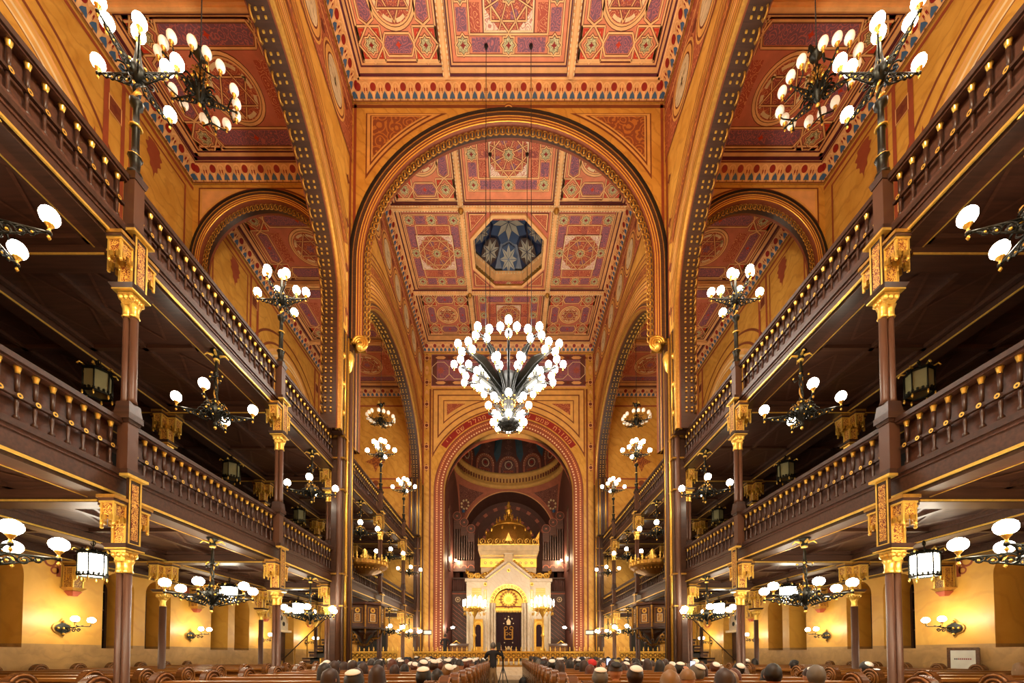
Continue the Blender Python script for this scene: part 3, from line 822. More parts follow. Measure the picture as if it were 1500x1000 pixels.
# closing wall behind the camera
mb = MB(); mb.box(-XO - .5, XO + .5, -5.3, -5, 0, ZC + .3, 'ochre')
struct(mb.build('wall_back'))
# =================================================================== end wall with the apse arch
EZ, ER = 12.1, 4.3
m = MB(Tfront(YE))
arch_wall(m, -XO - .3, XO + .3, 0, ZC, 0, EZ, ER, ER, .5, 'ochre', 'ochre_flat', 44)
def band(mb, o0, o1, w, mat, t0=0.0, t1=PI, zleg=None, n=40):
    pa, pb = arc_pts(0, EZ, ER, ER, t0, t1, n, o0), arc_pts(0, EZ, ER, ER, t0, t1, n, o1)
    if zleg is not None:
        pa = [(pa[0][0], zleg)] + pa + [(pa[-1][0], zleg)]; pb = [(pb[0][0], zleg)] + pb + [(pb[-1][0], zleg)]
    for k in range(len(pa) - 1): mb.poly((pa[k], pb[k], pb[k + 1], pa[k + 1]), w, mat)
band(m, .0, .62, L1, 'rust', zleg=.65); band(m, .0, .06, L2, 'brown', zleg=.65); band(m, .30, .33, L2, 'brown', zleg=.65); band(m, .58, .66, L2, 'brown', zleg=.65)
for o, st in ((.16, .19), (.44, .15)):
    pts = arc_pts(0, EZ, ER, ER, 0, PI, int(PI * (ER + o) / st), o)
    pts += [(e * (ER + o), .7 + st * i) for e in (-1, 1) for i in range(int((EZ - .7) / st))]
    for u, v in pts: m.rect(u - .045, v - .045, u + .045, v + .045, L3, 'cream' if o < .3 else 'tan')
for s in (-1, 1):
    m.rect(min(s * 5.14, s * 5.26), .65, max(s * 5.14, s * 5.26), 19.0, L2, 'brown'); m.rect(min(s * 5.62, s * 5.7), .65, max(s * 5.62, s * 5.7), ZK, L2, 'rust')
    for i, (o, x, z, mm) in enumerate(((1.25, 5.06, 19.0, 'brown'), (1.33, 4.98, 18.92, 'ochre_flat'), (1.62, 4.72, 18.62, 'brown'), (1.70, 4.64, 18.54, 'ochre_flat'), (1.98, 4.34, 18.24, 'brown'), (2.05, 4.28, 18.18, 'ochre_flat'), (2.25, 4.1, 18.0, 'rustfil'))):
        spandrel(m, s, 0, EZ, ER + o, s * x, z, L1 + .003 * i, mm)
    for z in (21.1, 19.45, 17.97, 16.54, 15.12, 13.7):
        c = (s * 5.44, z)
        m.starp(c, .27, .16, L3, 'brown', 4); m.disc(c, .17, L4, 'tan', 16); m.disc(c, .11, L5, 'outline', 12); m.disc(c, .045, L5 + .005, 'brown', 8)
        for q in (-1, 1): m.poly(((c[0] - .1, z + q * .85), (c[0], z + q * .72), (c[0] + .1, z + q * .85), (c[0] + .1, z + q * .62), (c[0], z + q * .5), (c[0] - .1, z + q * .62)), L3, 'tan') if z > 18 else None
    m.rect(min(s * 5.03, s * 5.6), 2.62, max(s * 5.03, s * 5.6), 2.95, L3, 'black'); m.rect(min(s * 5.06, s * 5.57), 2.68, max(s * 5.06, s * 5.57), 2.89, L4, 'paper')
m.rect(-5.14, 19.15, 5.14, ZK - .1, L1, 'mauve')
m.rect(-5.14, 19.1, 5.14, 19.2, L2, 'tan'); m.frame(-5.1, 19.25, 5.1, 21.3, .32, L2, 'maroon')
for i in range(-4, 5):
    c = (i * 1.13, 20.25)
    m.ring(c, .6, .64, L3, 'cream', 8, PI / 8, 2 * PI + PI / 8); m.starp(c, .3, .14, L3, 'purple', 8); m.disc((c[0] + .56, 19.42), .1, L4, 'outline', 10); m.disc((c[0] + .56, 21.12), .1, L4, 'outline', 10)
    for zz in (19.42, 21.12): m.poly(((c[0] - .35, zz), (c[0] - .2, zz + .1), (c[0] + .2, zz + .1), (c[0] + .35, zz), (c[0] + .2, zz - .1), (c[0] - .2, zz - .1)), L4, 'tan')
for s in (-1, 1):     # aisle ends
    m.rect(*(min(s * 6.3, s * XO), 9, max(s * 6.3, s * XO), 9.15), L2, 'rust')
    m.frame(min(s * 6.5, s * 11.2), 9.3, max(s * 6.5, s * 11.2), 17.9, .1, L2, 'rust')
    m.rect(min(s * 6.5, s * 11.2), 12.3, max(s * 6.5, s * 11.2), 12.42, L2, 'rust'); m.rect(min(s * 6.5, s * 11.2), 12.9, max(s * 6.5, s * 11.2), 13.0, L2, 'rust')
    m.starp((s * 8.8, 14.1), .7, .3, L2, 'brownfil', 4); m.disc((s * 8.8, 12.66), .2, L3, 'brown')
    a = s * 8.9
    m.rect(a - .9, .65, a + .9, 2.9, L2, 'night'); m.frame(a - 1.0, .65, a + 1.0, 3.0, .12, L3, 'beam_wood'); m.rect(a - .03, .65, a + .03, 2.9, L3, 'beam_wood')
struct(m.build('wall_front'), 'ochre end wall with the painted apse arch')
# Hebrew inscription, letter by letter along the arch, on its red band
m = MB(Tfront(YE)); band(m, .74, 1.16, L3, 'darkred', PI / 2 - .96, PI / 2 + .96)
insc = thing('inscription', 'red painted band with Hebrew letters over the apse arch', 'inscription', (0, YE, EZ))
m.build('red_band', insc, True)
txt = 'ממזרח שמש עד מבואו מהלל שם יי'
n = len(txt)
try:
    for i, ch in enumerate(txt):
        if ch == ' ': continue
        a = PI / 2 - .88 + 1.76 * i / (n - 1)          # right to left
        cu = bpy.data.curves.new('letter', 'FONT'); cu.body = ch; cu.size = .42; cu.align_x = 'CENTER'
        o = bpy.data.objects.new('letter', cu); COL.objects.link(o)
        me = bpy.data.meshes.new_from_object(o.evaluated_get(bpy.context.evaluated_depsgraph_get()))
        ca, sa = cos(a - PI / 2), sin(a - PI / 2); r = ER + .81
        m = MB(Tfront(YE)); off = 0
        for v in me.vertices:
            x, y = v.co.x, v.co.y
            m.pt(r * cos(a) + x * ca - y * sa, EZ + r * sin(a) + x * sa + y * ca, L4)
        for p in me.polygons: m.face([off + q for q in p.vertices], 'tan')
        m.build('hebrew_letter', insc, True)
        bpy.data.objects.remove(o); bpy.data.meshes.remove(me); bpy.data.curves.remove(cu)
except Exception as ex:
    print('LETTERS', ex)

# =================================================================== domed chamber behind the arch
CY, CA, CZ0 = 31.6, 4.3, 11.7
m = MB()
for s in (-1, 1):
    m.box(*sorted((s * CA, s * (CA + .4))), YE + .5, CY + CA + .3, 0, 16.2, 'maroon')
m.box(-CA - .4, CA + .4, 38.3, 38.6, 0, 17, 'apse_dark')
for s in (-1, 1): m.box(*sorted((s * 4.0, s * 4.5)), CY + CA, 38.5, 0, 12, 'apse_dark')
# barrel behind the back arch with two ringed ribs
for r, y0, y1, mm in ((4.0, 35.9, 38.4, 'apse_dark'),):
    pa = arc_pts(0, CZ0, r, r, 0, PI, 30)
    for k in range(30): m.quad3(((pa[k][0], y0, pa[k][1]), (pa[k + 1][0], y0, pa[k + 1][1]), (pa[k + 1][0], y1, pa[k + 1][1]), (pa[k][0], y1, pa[k][1])), mm, True)
m.T = Tfront(CY + CA)
arch_wall(m, -CA - .4, CA + .4, 0, 16.4, 0, CZ0, 4.0, 4.0, .2, 'maroonfil', 'maroon', 36)
for o0, o1, mm, w in ((.02, .1, 'tan', L1), (.1, .28, 'pink', L2),):
    pa, pb = arc_pts(0, CZ0, 4, 4, 0, PI, 36, o0), arc_pts(0, CZ0, 4, 4, 0, PI, 36, o1)
    for k in range(36): m.poly((pa[k], pb[k], pb[k + 1], pa[k + 1]), w, mm)
m.T = Tfront(38.25)
for r, mm in ((3.3, 'maroon'), (2.2, 'maroon')):
    pa, pb = arc_pts(0, CZ0, r, r, 0, PI, 30), arc_pts(0, CZ0, r + .3, r + .3, 0, PI, 30)
    for k in range(30): m.poly((pa[k], pb[k], pb[k + 1], pa[k + 1]), .05, mm if k % 3 else 'pink')
struct(m.build('wall_apse'), 'dark maroon walls of the apse chamber')
m = MB()
RS = CA * math.sqrt(2)
for q in range(4):      # pendentives
    NU, NV = 10, 10; g = []
    for i in range(NV + 1):
        h = CA * i / NV; rho = math.sqrt(max(RS * RS - h * h, 0)); f0 = math.acos(min(1, CA / rho)); row = []
        for j in range(NU + 1):
            f = f0 + (PI / 2 - 2 * f0) * j / NU + q * PI / 2
            row.append(m.pt(rho * cos(f), CY + rho * sin(f), CZ0 + h))
        g.append(row)
    for i in range(NV):
        for j in range(NU):
            edge = j in (0, NU - 1) or i >= NV - 1
            m.face((g[i][j], g[i][j + 1], g[i + 1][j + 1], g[i + 1][j]), 'pink' if edge else ('maroonfil' if 2 < i else 'maroon'), True)
m.lathe([(4.32, 15.95), (4.1, 16.0), (4.05, 16.2), (4.2, 16.3), (4.25, 16.75), (4.1, 16.9), (3.95, 17.0), (3.95, 17.2), (4.2, 17.25)], (0, CY, 0), 48, 'ochre_flat', True, False)
for k in range(90):
    a = k * 2 * PI / 90; m.cbox((4.12 * cos(a), CY + 4.12 * sin(a), 16.62), .12, .12, .3, 'brown')
prof = [(4.2 * cos(t), 17.2 + 4.2 * sin(t)) for t in [PI / 2 * k / 10 for k in range(10)]] + [(.01, 21.4)]
m.lathe(prof, (0, CY, 0), 48, 'maroon', True, False)
def Tdome(f0):
    def T(u, v, w):
        t = v / 4.2; r = (4.2 - w) * cos(t); f = f0 + u / max(4.2 * cos(t), .8)
        return (r * cos(f), CY + r * sin(f), 17.2 + (4.2 - w) * sin(t))
    return T
for k in range(12):
    m.T = Tdome(PI / 2 + k * PI / 6)
    for w, hw, h, mm in ((.02, .95, 1.55, 'outline'), (.04, .88, 1.48, 'pink'), (.06, .7, 1.3, 'maroon'), (.08, .62, 1.2, 'maroonfil')):
        hh = h - hw
        pts = [(-hw, .1)] + [(hw * cos(t), .1 + hh + hw * sin(t)) for t in [PI - PI * j / 12 for j in range(13)]] + [(hw, .1)]
        for j in range(len(pts) - 2):
            m.poly((((pts[0][0] + pts[-1][0]) / 2, .1), pts[j + 1], pts[j]) if j + 1 < len(pts) else pts, w, mm)
        m.poly((((0), .1), pts[-1], pts[-2]), w, mm)
    m.ring((0, .8), .3, .37, .12, 'cream', 8); m.disc((0, .8), .16, .12, 'darkred', 8); m.rect(-.45, .15, .45, .32, .12, 'rust')
    for j in range(13):
        t = PI * j / 12; m.disc((.78 * cos(t), .7 + .78 * sin(t)), .04, .1, 'cream', 6)
    for j in range(4):
        v0 = 1.75 + j * .5; wd = .42 - .06 * j
        m.poly(((-wd, v0), (0, v0 + .25), (wd, v0), (0, v0 - .25)), .05, 'maroonfil')
    m.T = Tdome(PI / 2 + (k + .5) * PI / 6)
    m.poly(((0, 1.0), (.3, 1.6), (.3, 3.2), (.1, 4.2), (-.1, 4.2), (-.3, 3.2), (-.3, 1.6)), .03, 'teal')
# roundels on the pendentives
for s in (-1, 1):
    for j in range(8):
        t = j * PI / 4; f = PI / 2 - s * PI / 4; h = 2.7 + .34 * sin(t); rho = math.sqrt(RS * RS - h * h) - .06; f2 = f + .07 * cos(t)
        m.T = lambda a, b, c: (a, b, c); m.ball((rho * cos(f2), CY + rho * sin(f2), CZ0 + h), .1, 6, 'cream')
    h = 2.2; rho = math.sqrt(RS * RS - h * h) - .06
    m.ball((rho * cos(f), CY + rho * sin(f), CZ0 + h), .16, 6, 'blue')
struct(m.build('ceiling'), 'painted dome and pendentives of the apse chamber')
for s in (-1, 1):
    m = MB(Tside(s, CA))
    m.poly([(28.9, 7.4)] + [(28.9, 11.6), (29.2, 12.2), (29.5, 11.6)] + [(29.5, 7.4)], .04, 'glass_grey')
    for u in (28.88, 29.47): m.box(u, u + .06, 7.4, 11.7, 0, .07, 'maroon')
    m.box(28.88, 29.53, 7.34, 7.4, 0, .1, 'maroon')
    struct(m.build('window_%d' % (40 + (s > 0))), 'tall pale lancet window in the %s apse wall' % SIDE[s])

# organ loft: panelled wall, balustrade and pipes on both sides of the ark
for s in (-1, 1):
    loc = (s * 3.6, 31.0, .65)
    t = thing('organ_loft', '%s organ loft of dark carved panelling beside the white ark' % SIDE[s], 'organ', loc)
    a, b = sorted((s * 2.6, s * 4.28))
    m = MB(); m.box(a, b, 31.0, 31.2, .65, 6.0, 'panel_wood')
    m.T = Tfront(31.0)
    for i in range(4):
        u0 = a + .04 + i * .41; m.frame(u0, .9, u0 + .37, 2.4, .04, .02, 'beam_wood'); m.starp((u0 + .18, 1.7), .14, .05, .02, 'pink', 4)
        for j in range(8): m.line((u0, 2.5 + j * .33), (u0 + .37, 2.83 + j * .33), .035, .02, 'beam_wood'); m.line((u0 + .37, 2.5 + j * .33), (u0, 2.83 + j * .33), .035, .025, 'pink')
        if i % 2 == 0:
            c = (u0 + .39, 5.5); m.disc(c, .2, .03, 'cream'); m.disc(c, .15, .036, 'panel_wood'); m.disc(c, .07, .042, 'cream')
    m.rect(a, 5.9, b, 6.02, .04, 'pink')
    m.build('panelling', t, True)
    m = MB(); m.box(a, b, 30.85, 31.2, 6.0, 6.1, 'beam_wood'); m.box(a, b, 30.85, 31.0, 7.05, 7.15, 'beam_wood'); m.box(a, b, 31.0, 31.1, 6.1, 7.05, 'maroon')
    for i in range(12): m.lathe([(.03, 6.1), (.05, 6.3), (.03, 6.6), (.04, 7.05)], (a + .07 + i * .14, 30.92, 0), 6, 'panel_wood')
    m.build('balustrade', t, True)
    m = MB(); m.box(a, b, 31.5, 32.0, 7.75, 8.0, 'beam_wood'); m.T = Tfront(31.5)
    for i in range(3):
        c = a + .28 + i * .55; m.ring((c, 8.0), .2, .26, .03, 'pink', 14, 0, PI); m.box(c - .27, c + .27, 8.0, 8.6, -.3, 0, 'panel_wood')
    m.build('case', t, True)
    for i in range(9):
        m = MB(); x = a + .1 + i * .185; k = i if s < 0 else 8 - i; top = 12.2 - .22 * k
        m.lathe([(.02, 8.55), (.05, 8.75), (.075, 9.0), (.075, top - .2), (.08, top - .15), (.075, top)], (x, 31.55 + .05 * (i % 2), 0), 8, 'pipe')
        m.build('organ_pipe', t, True)
    for i in range(3):
        k = i if s < 0 else 2 - i; x = a + .3 + i * .54
        m = MB(lambda u, v, w: (u, 31.45 - w, v)); c = (x, 12.05 - .5 * k)
        m.ring(c, .2, .3, .05, 'beam_wood', 20); m.ring(c, .3, .33, .05, 'pink', 20); m.disc(c, .2, .02, 'panel_wood'); m.disc(c, .07, .05, 'pink')
        m.T = lambda a, b, c: (a, b, c); m.box(x - .26, x + .26, 31.45, 31.6, c[1] - 1.0, c[1] - .3, 'panel_wood')
        m.build('rosette', t, True)

# =================================================================== the ark
AY = 29.5
ark = thing('torah_ark', 'tall white and gold ark with a gilded dome under the apse arch', 'ark', (0, AY, .65))
def fin(mb, x, y, z, h, mat='gold'):
    mb.lathe([(.05 * h, z), (.16 * h, z + .12 * h), (.06 * h, z + .25 * h), (.2 * h, z + .45 * h), (.06 * h, z + .65 * h), (.1 * h, z + .78 * h), (.005, z + h)], (x, y, 0), 8, mat)
m = MB(Tfront(AY)); WM = 'white_marble'
# facade with arched doorway: side blocks, gabled centre
for s in (-1, 1):
    x0, x1 = sorted((s * 1.55, s * 3.06)); m.box(x0, x1, .65, 6.7, -1.4, -.15, WM)
    m.box(min(s * 1.5, s * 3.16), max(s * 1.5, s * 3.16), 6.62, 6.84, -1.5, -.02, WM); m.box(min(s * 1.5, s * 3.12), max(s * 1.5, s * 3.12), 4.6, 4.72, -1.45, -.08, WM)
    m.box(min(s * 1.45, s * 3.15), max(s * 1.45, s * 3.15), .65, 1.5, -1.5, 0, WM)
    m.rect(min(s * 1.95, s * 2.7), 5.5, max(s * 1.95, s * 2.7), 6.2, -.14, 'cream')
    for i in range(5): m.rect(min(s * 2.0, s * 2.65), 5.58 + i * .12, max(s * 2.0, s * 2.65), 5.64 + i * .12, -.13, 'gold')
gw = 1.56
pa = arc_pts(0, 5.06, 1.33, 1.33, 0, PI, 24)
full = [(1.33, .65)] + pa + [(-1.33, .65)]
def gable(u): return 8.05 - abs(u) * (1.2 / gw) if abs(u) < gw else 6.85
for k in range(24):
    (xa, za), (xb, zb) = pa[k], pa[k + 1]
    m.quad3(((xa, za, .1), (xb, zb, .1), (xb, gable(xb), .1), (xa, gable(xa), .1)), WM)
for s in (-1, 1): m.quad3(((s * 1.33, .65, .1), (s * gw, .65, .1), (s * gw, 6.85, .1), (s * 1.33, gable(1.33), .1)), WM)
for s in (-1, 1): m.quad3(((s * gw, .65, .1), (s * gw, .65, -1.2), (s * gw, 6.85, -1.2), (s * gw, 6.85, .1)), WM); m.quad3(((s * gw, 6.85, .1), (0, 8.05, .1), (0, 8.05, -1.2), (s * gw, 6.85, -1.2)), WM)
for k in range(len(full) - 1):
    (xa, za), (xb, zb) = full[k], full[k + 1]; m.quad3(((xa, za, .1), (xb, zb, .1), (xb, zb, -.5), (xa, za, -.5)), WM)
for s in (-1, 1):      # stepped jamb shafts
    for x, w in ((1.42, .2), (1.2, .0), (1.05, -.2)):
        m.T = lambda a, b, c: (a, b, c); m.lathe([(.12, .65), (.12, 1.4), (.075, 1.5), (.07, 4.6), (.1, 4.7), (.13, 4.95), (.13, 5.06)], (s * x, AY - w, 0), 8, WM)
    m.T = Tfront(AY); m.box(min(s * .93, s * 1.33), max(s * .93, s * 1.33), .65, 5.0, -.6, -.3, WM)
    # sloping gable coping
    m.quad3(((s * (gw + .12), 6.78, .22), (s * (gw + .12), 6.95, .22), (0, 8.25, .22), (0, 8.05, .22)), WM); m.line((s * gw, 6.72), (0, 7.92), .04, .12, 'gold')
    m.quad3(((s * (gw + .12), 6.95, .22), (0, 8.25, .22), (0, 8.25, -.2), (s * (gw + .12), 6.95, -.2)), WM)
    m.rect(min(s * 1.5, s * 1.86), 4.9, max(s * 1.5, s * 1.86), 5.0, .12, 'gold'); m.rect(min(s * 1.58, s * 1.78), 5.3, max(s * 1.58, s * 1.78), 6.0, .11, 'gold'); m.rect(min(s * 1.62, s * 1.74), 5.36, max(s * 1.62, s * 1.74), 5.94, .12, WM)
    m.disc((s * 1.68, 6.4), .13, .115, 'gold', 12); m.disc((s * 1.68, 6.4), .06, .12, 'brown', 8)
m.box(-.3, .3, 8.0, 8.55, -.2, .24, 'cream'); m.box(-.34, .34, 8.55, 8.62, -.2, .28, WM); m.disc((0, 7.4), .13, .115, 'gold', 12); m.disc((0, 7.4), .06, .12, 'brown', 8)
m.build('facade', ark, True)
m = MB(Tfront(AY)); m.ring((0, 5.06), 1.05, 1.36, .13, 'bright_gold', 26, 0, PI)
for j in range(15):
    t = PI * (j + .5) / 15; c = (1.2 * cos(t), 5.06 + 1.2 * sin(t)); m.disc(c, .09, .14, 'dark_wood', 8); m.disc(c, .045, .15, 'bright_gold', 6)
m.poly([(1.05 * cos(PI * j / 24), 5.06 + 1.05 * sin(PI * j / 24)) for j in range(25)] + [(-1.05, 4.55), (1.05, 4.55)], -.3, 'gold')
for r, mm, w in ((.62, 'dull_gold', -.27), (.5, 'gold', -.26), (.36, 'bright_gold', -.22), (.2, 'gold', -.18)): m.disc((0, 5.35), r, w, mm, 24)
for j in range(16): 
    a = j * PI / 8; m.line((.4 * cos(a), 5.35 + .4 * sin(a)), (.72 * cos(a), 5.35 + .72 * sin(a)), .05, -.2, 'brown')
m.starp((0, 6.15), .2, .1, -.2, 'dark_wood', 6); m.disc((0, 6.15), .08, -.19, 'cream', 8)
m.rect(-1, 4.78, 1, 4.86, -.24, 'brown'); m.rect(-1.0, 4.55, 1.0, 4.66, -.2, 'bright_gold')
for j in range(17): m.poly(((-.95 + j * .1125, 4.56), (-.9 + j * .1125, 4.36), (-.85 + j * .1125, 4.56)), -.2, 'bright_gold')
m.build('golden_lunette', ark, True)
m = MB()
N = 40; g = [[m.pt(-.97 + 1.94 * i / N, AY + .42 + .03 * sin(i * 1.9), z) for i in range(N + 1)] for z in (1.3, 4.6)]
for i in range(N): m.face((g[0][i], g[0][i + 1], g[1][i + 1], g[1][i]), 'velvet', True)
m.T = Tfront(AY + .36)
for x, z, r in ((0, 4.1, .05), (-.25, 3.95, .05), (.25, 3.95, .05), (-.35, 3.6, .04), (.35, 3.6, .04), (-.3, 2.2, .04), (.3, 2.2, .04)): m.starp((x, z), r * 1.6, r * .6, 0, 'cream', 6)
m.poly(((-.12, 3.5), (-.16, 3.75), (0, 4.0), (.16, 3.75), (.12, 3.5)), 0, 'cream')
for q in (-1, 1):
    m.ring((q * .2, 3.25), .1, .15, 0, 'dull_gold', 10); m.rect(q * .28 - .05, 2.5, q * .28 + .05, 3.2, 0, 'dull_gold'); m.ring((q * .14, 2.85), .08, .12, 0, 'dull_gold', 10)
m.rect(-.3, 2.42, .3, 2.5, 0, 'dull_gold'); m.ring((0, 1.95), .2, .26, 0, 'cream', 12, PI, 2 * PI); m.disc((0, 1.85), .1, 0, 'cream', 8)
m.build('curtain', ark, True)
m = MB(); m.box(-.6, .6, AY - .3, AY + .1, .65, 1.62, 'pew_wood'); m.box(-.68, .68, AY - .35, AY + .1, 1.62, 1.7, 'panel_wood'); m.build('reading_shelf', ark, True)
# upper stage, crown, dome
m = MB(); UY = AY + 2.35
m.frust((0, UY), 6.7, 7.4, 1.98, 1.98, WM); m.box(-2.02, 2.02, UY - 2.04, UY + 2, 7.35, 7.7, 'cream'); m.box(-2.05, 2.05, UY - 2.06, UY + 2, 7.72, 8.35, 'gold'); m.frust((0, UY), 8.35, 8.9, 2.03, 2.16, 'cream'); m.frust((0, UY), 8.9, 9.3, 2.22, 2.22, 'cream')
m.T = Tfront(UY - 2.07)
for i in range(9):
    if i != 4: m.disc((-1.7 + i * .425, 8.03), .1, .0, 'dark_wood', 10); m.disc((-1.7 + i * .425, 8.03), .05, .01, 'bright_gold', 8)
for i in range(34): m.rect(-2.0 + i * .12, 8.5, -1.94 + i * .12, 8.72, .02, 'gold')
m.T = lambda a, b, c: (a, b, c)
m.build('upper_stage', ark, True)
m = MB()
for q in range(4):
    f = q * PI / 2
    T = lambda u, v, w, f=f: (u * cos(f) + (2.2 + w) * sin(f), UY + u * sin(f) - (2.2 + w) * cos(f), v)
    m.T = T
    for i in range(8):
        c = -1.9 + i * .543
        m.tube([(c + .18 * cos(t), 9.58 + .2 * sin(t), 0) for t in [j * 2 * PI / 8 for j in range(8)]], .045, 5, 'gold', True, None, True)
        m.tube([(c + .27, 9.35, 0), (c + .2, 9.6, 0), (c + .32, 9.8, 0)], .04, 5, 'gold')
        m.tube([(c - .08 + .09 * cos(t), 9.6 + .1 * sin(t), 0) for t in [j * 2 * PI / 7 for j in range(7)]], .03, 4, 'bright_gold', True, None, True)
    m.poly(((-.25, 9.6), (0, 10.25), (.25, 9.6)), .04, 'bright_gold'); m.box(-2.2, 2.2, 9.3, 9.36, -.06, .06, 'bright_gold')
    m.poly(((2.2, 9.4), (2.26, 10.3), (1.9, 9.7)), 0, 'gold')
m.build('crown', ark, True)
m = MB()
dp = [(1.86, 9.3), (1.9, 9.7), (1.84, 10.2), (1.62, 10.75), (1.25, 11.2), (.75, 11.5), (.5, 11.62)]
NS = 48; rings = []
for r, z in dp:
    rings.append([m.pt(r * (1 + .03 * abs(sin(k * PI / 4))) * cos(2 * PI * k / NS), UY + r * (1 + .03 * abs(sin(k * PI / 4))) * sin(2 * PI * k / NS), z) for k in range(NS)])
for a, b in zip(rings, rings[1:]):
    for k in range(NS): m.face((a[k], a[(k + 1) % NS], b[(k + 1) % NS], b[k]), 'dull_gold', True)
for k in range(12):
    a = k * PI / 6 + .26; m.ball((1.78 * cos(a), UY + 1.78 * sin(a), 10.75), .1, 6, 'gold', 1.6); fin(m, .95 * cos(a), UY + .95 * sin(a), 11.4, .55); fin(m, 1.75 * cos(a), UY + 1.75 * sin(a), 9.5, .9)
m.lathe([(1.3, 11.15), (1.36, 11.25), (1.0, 11.5), (.75, 11.7), (.35, 11.85), (.2, 12.1)], (0, UY, 0), 20, 'gold')
m.build('dome', ark, True)
m = MB(); m.lathe([(.1, 11.9), (.2, 12.1), (.1, 12.25), (.28, 12.5), (.3, 12.62), (.1, 12.8), (.2, 12.95), (.08, 13.1), (.12, 13.2), (.01, 13.35)], (0, UY, 0), 12, 'gold')
for k in range(6): fin(m, .32 * cos(k * PI / 3), UY + .32 * sin(k * PI / 3), 11.9, .5)
m.build('finial', ark, True)
for s in (-1, 1):
    m = MB(Tfront(AY))
    for i in range(3):
        c = s * (1.75 + .5 * i); m.tube([(c + .2 * cos(t), 7.05 + .17 * sin(t), -.1) for t in [j * 2 * PI / 9 for j in range(9)]], .07, 5, 'gold', True, None, True); m.ball((c, 7.05, -.1), .1, 7, 'bright_gold')
    m.tube([(s * 1.6, 7.3, -.1), (s * 2.2, 7.0, -.1), (s * 2.9, 7.15, -.1), (s * 3.1, 7.5, -.1)], .07, 5, 'gold'); m.ball((s * 3.0, 7.3, -.1), .15, 8, 'gold')
    m.build('cresting', ark, True); m = MB(Tfront(AY))
    for i in range(9): m.ball((s * (.42 + i * .15), 8.05 - i * .125, .15), .11, 7, 'gold')
    m.build('gable_beading', ark, True)
    # side niche with gilded frame
    m = MB(Tfront(AY - .0)); c = s * 2.2
    m.box(c - .34, c + .34, 1.5, 3.9, -.15, -.05, 'gold'); m.poly([(c - .2, 1.9), (c + .2, 1.9)] + [(c + .2 * cos(PI * j / 10), 3.3 + .2 * sin(PI * j / 10)) for j in range(11)], -.03, 'velvet')
    m.ring((c, 3.4), .22, .36, .0, 'bright_gold', 14, 0, PI); m.box(c - .36, c - .24, 1.5, 3.4, -.1, .02, 'bright_gold'); m.box(c + .24, c + .36, 1.5, 3.4, -.1, .02, 'bright_gold')
    for x in (1.62, 2.95):
        m.T = lambda a, b, c: (a, b, c); m.lathe([(.14, 1.5), (.1, 1.65), (.075, 1.75), (.07, 4.2), (.12, 4.35), (.15, 4.6)], (s * x, AY + .02, 0), 10, WM)
    m.build('side_niche', ark, True)
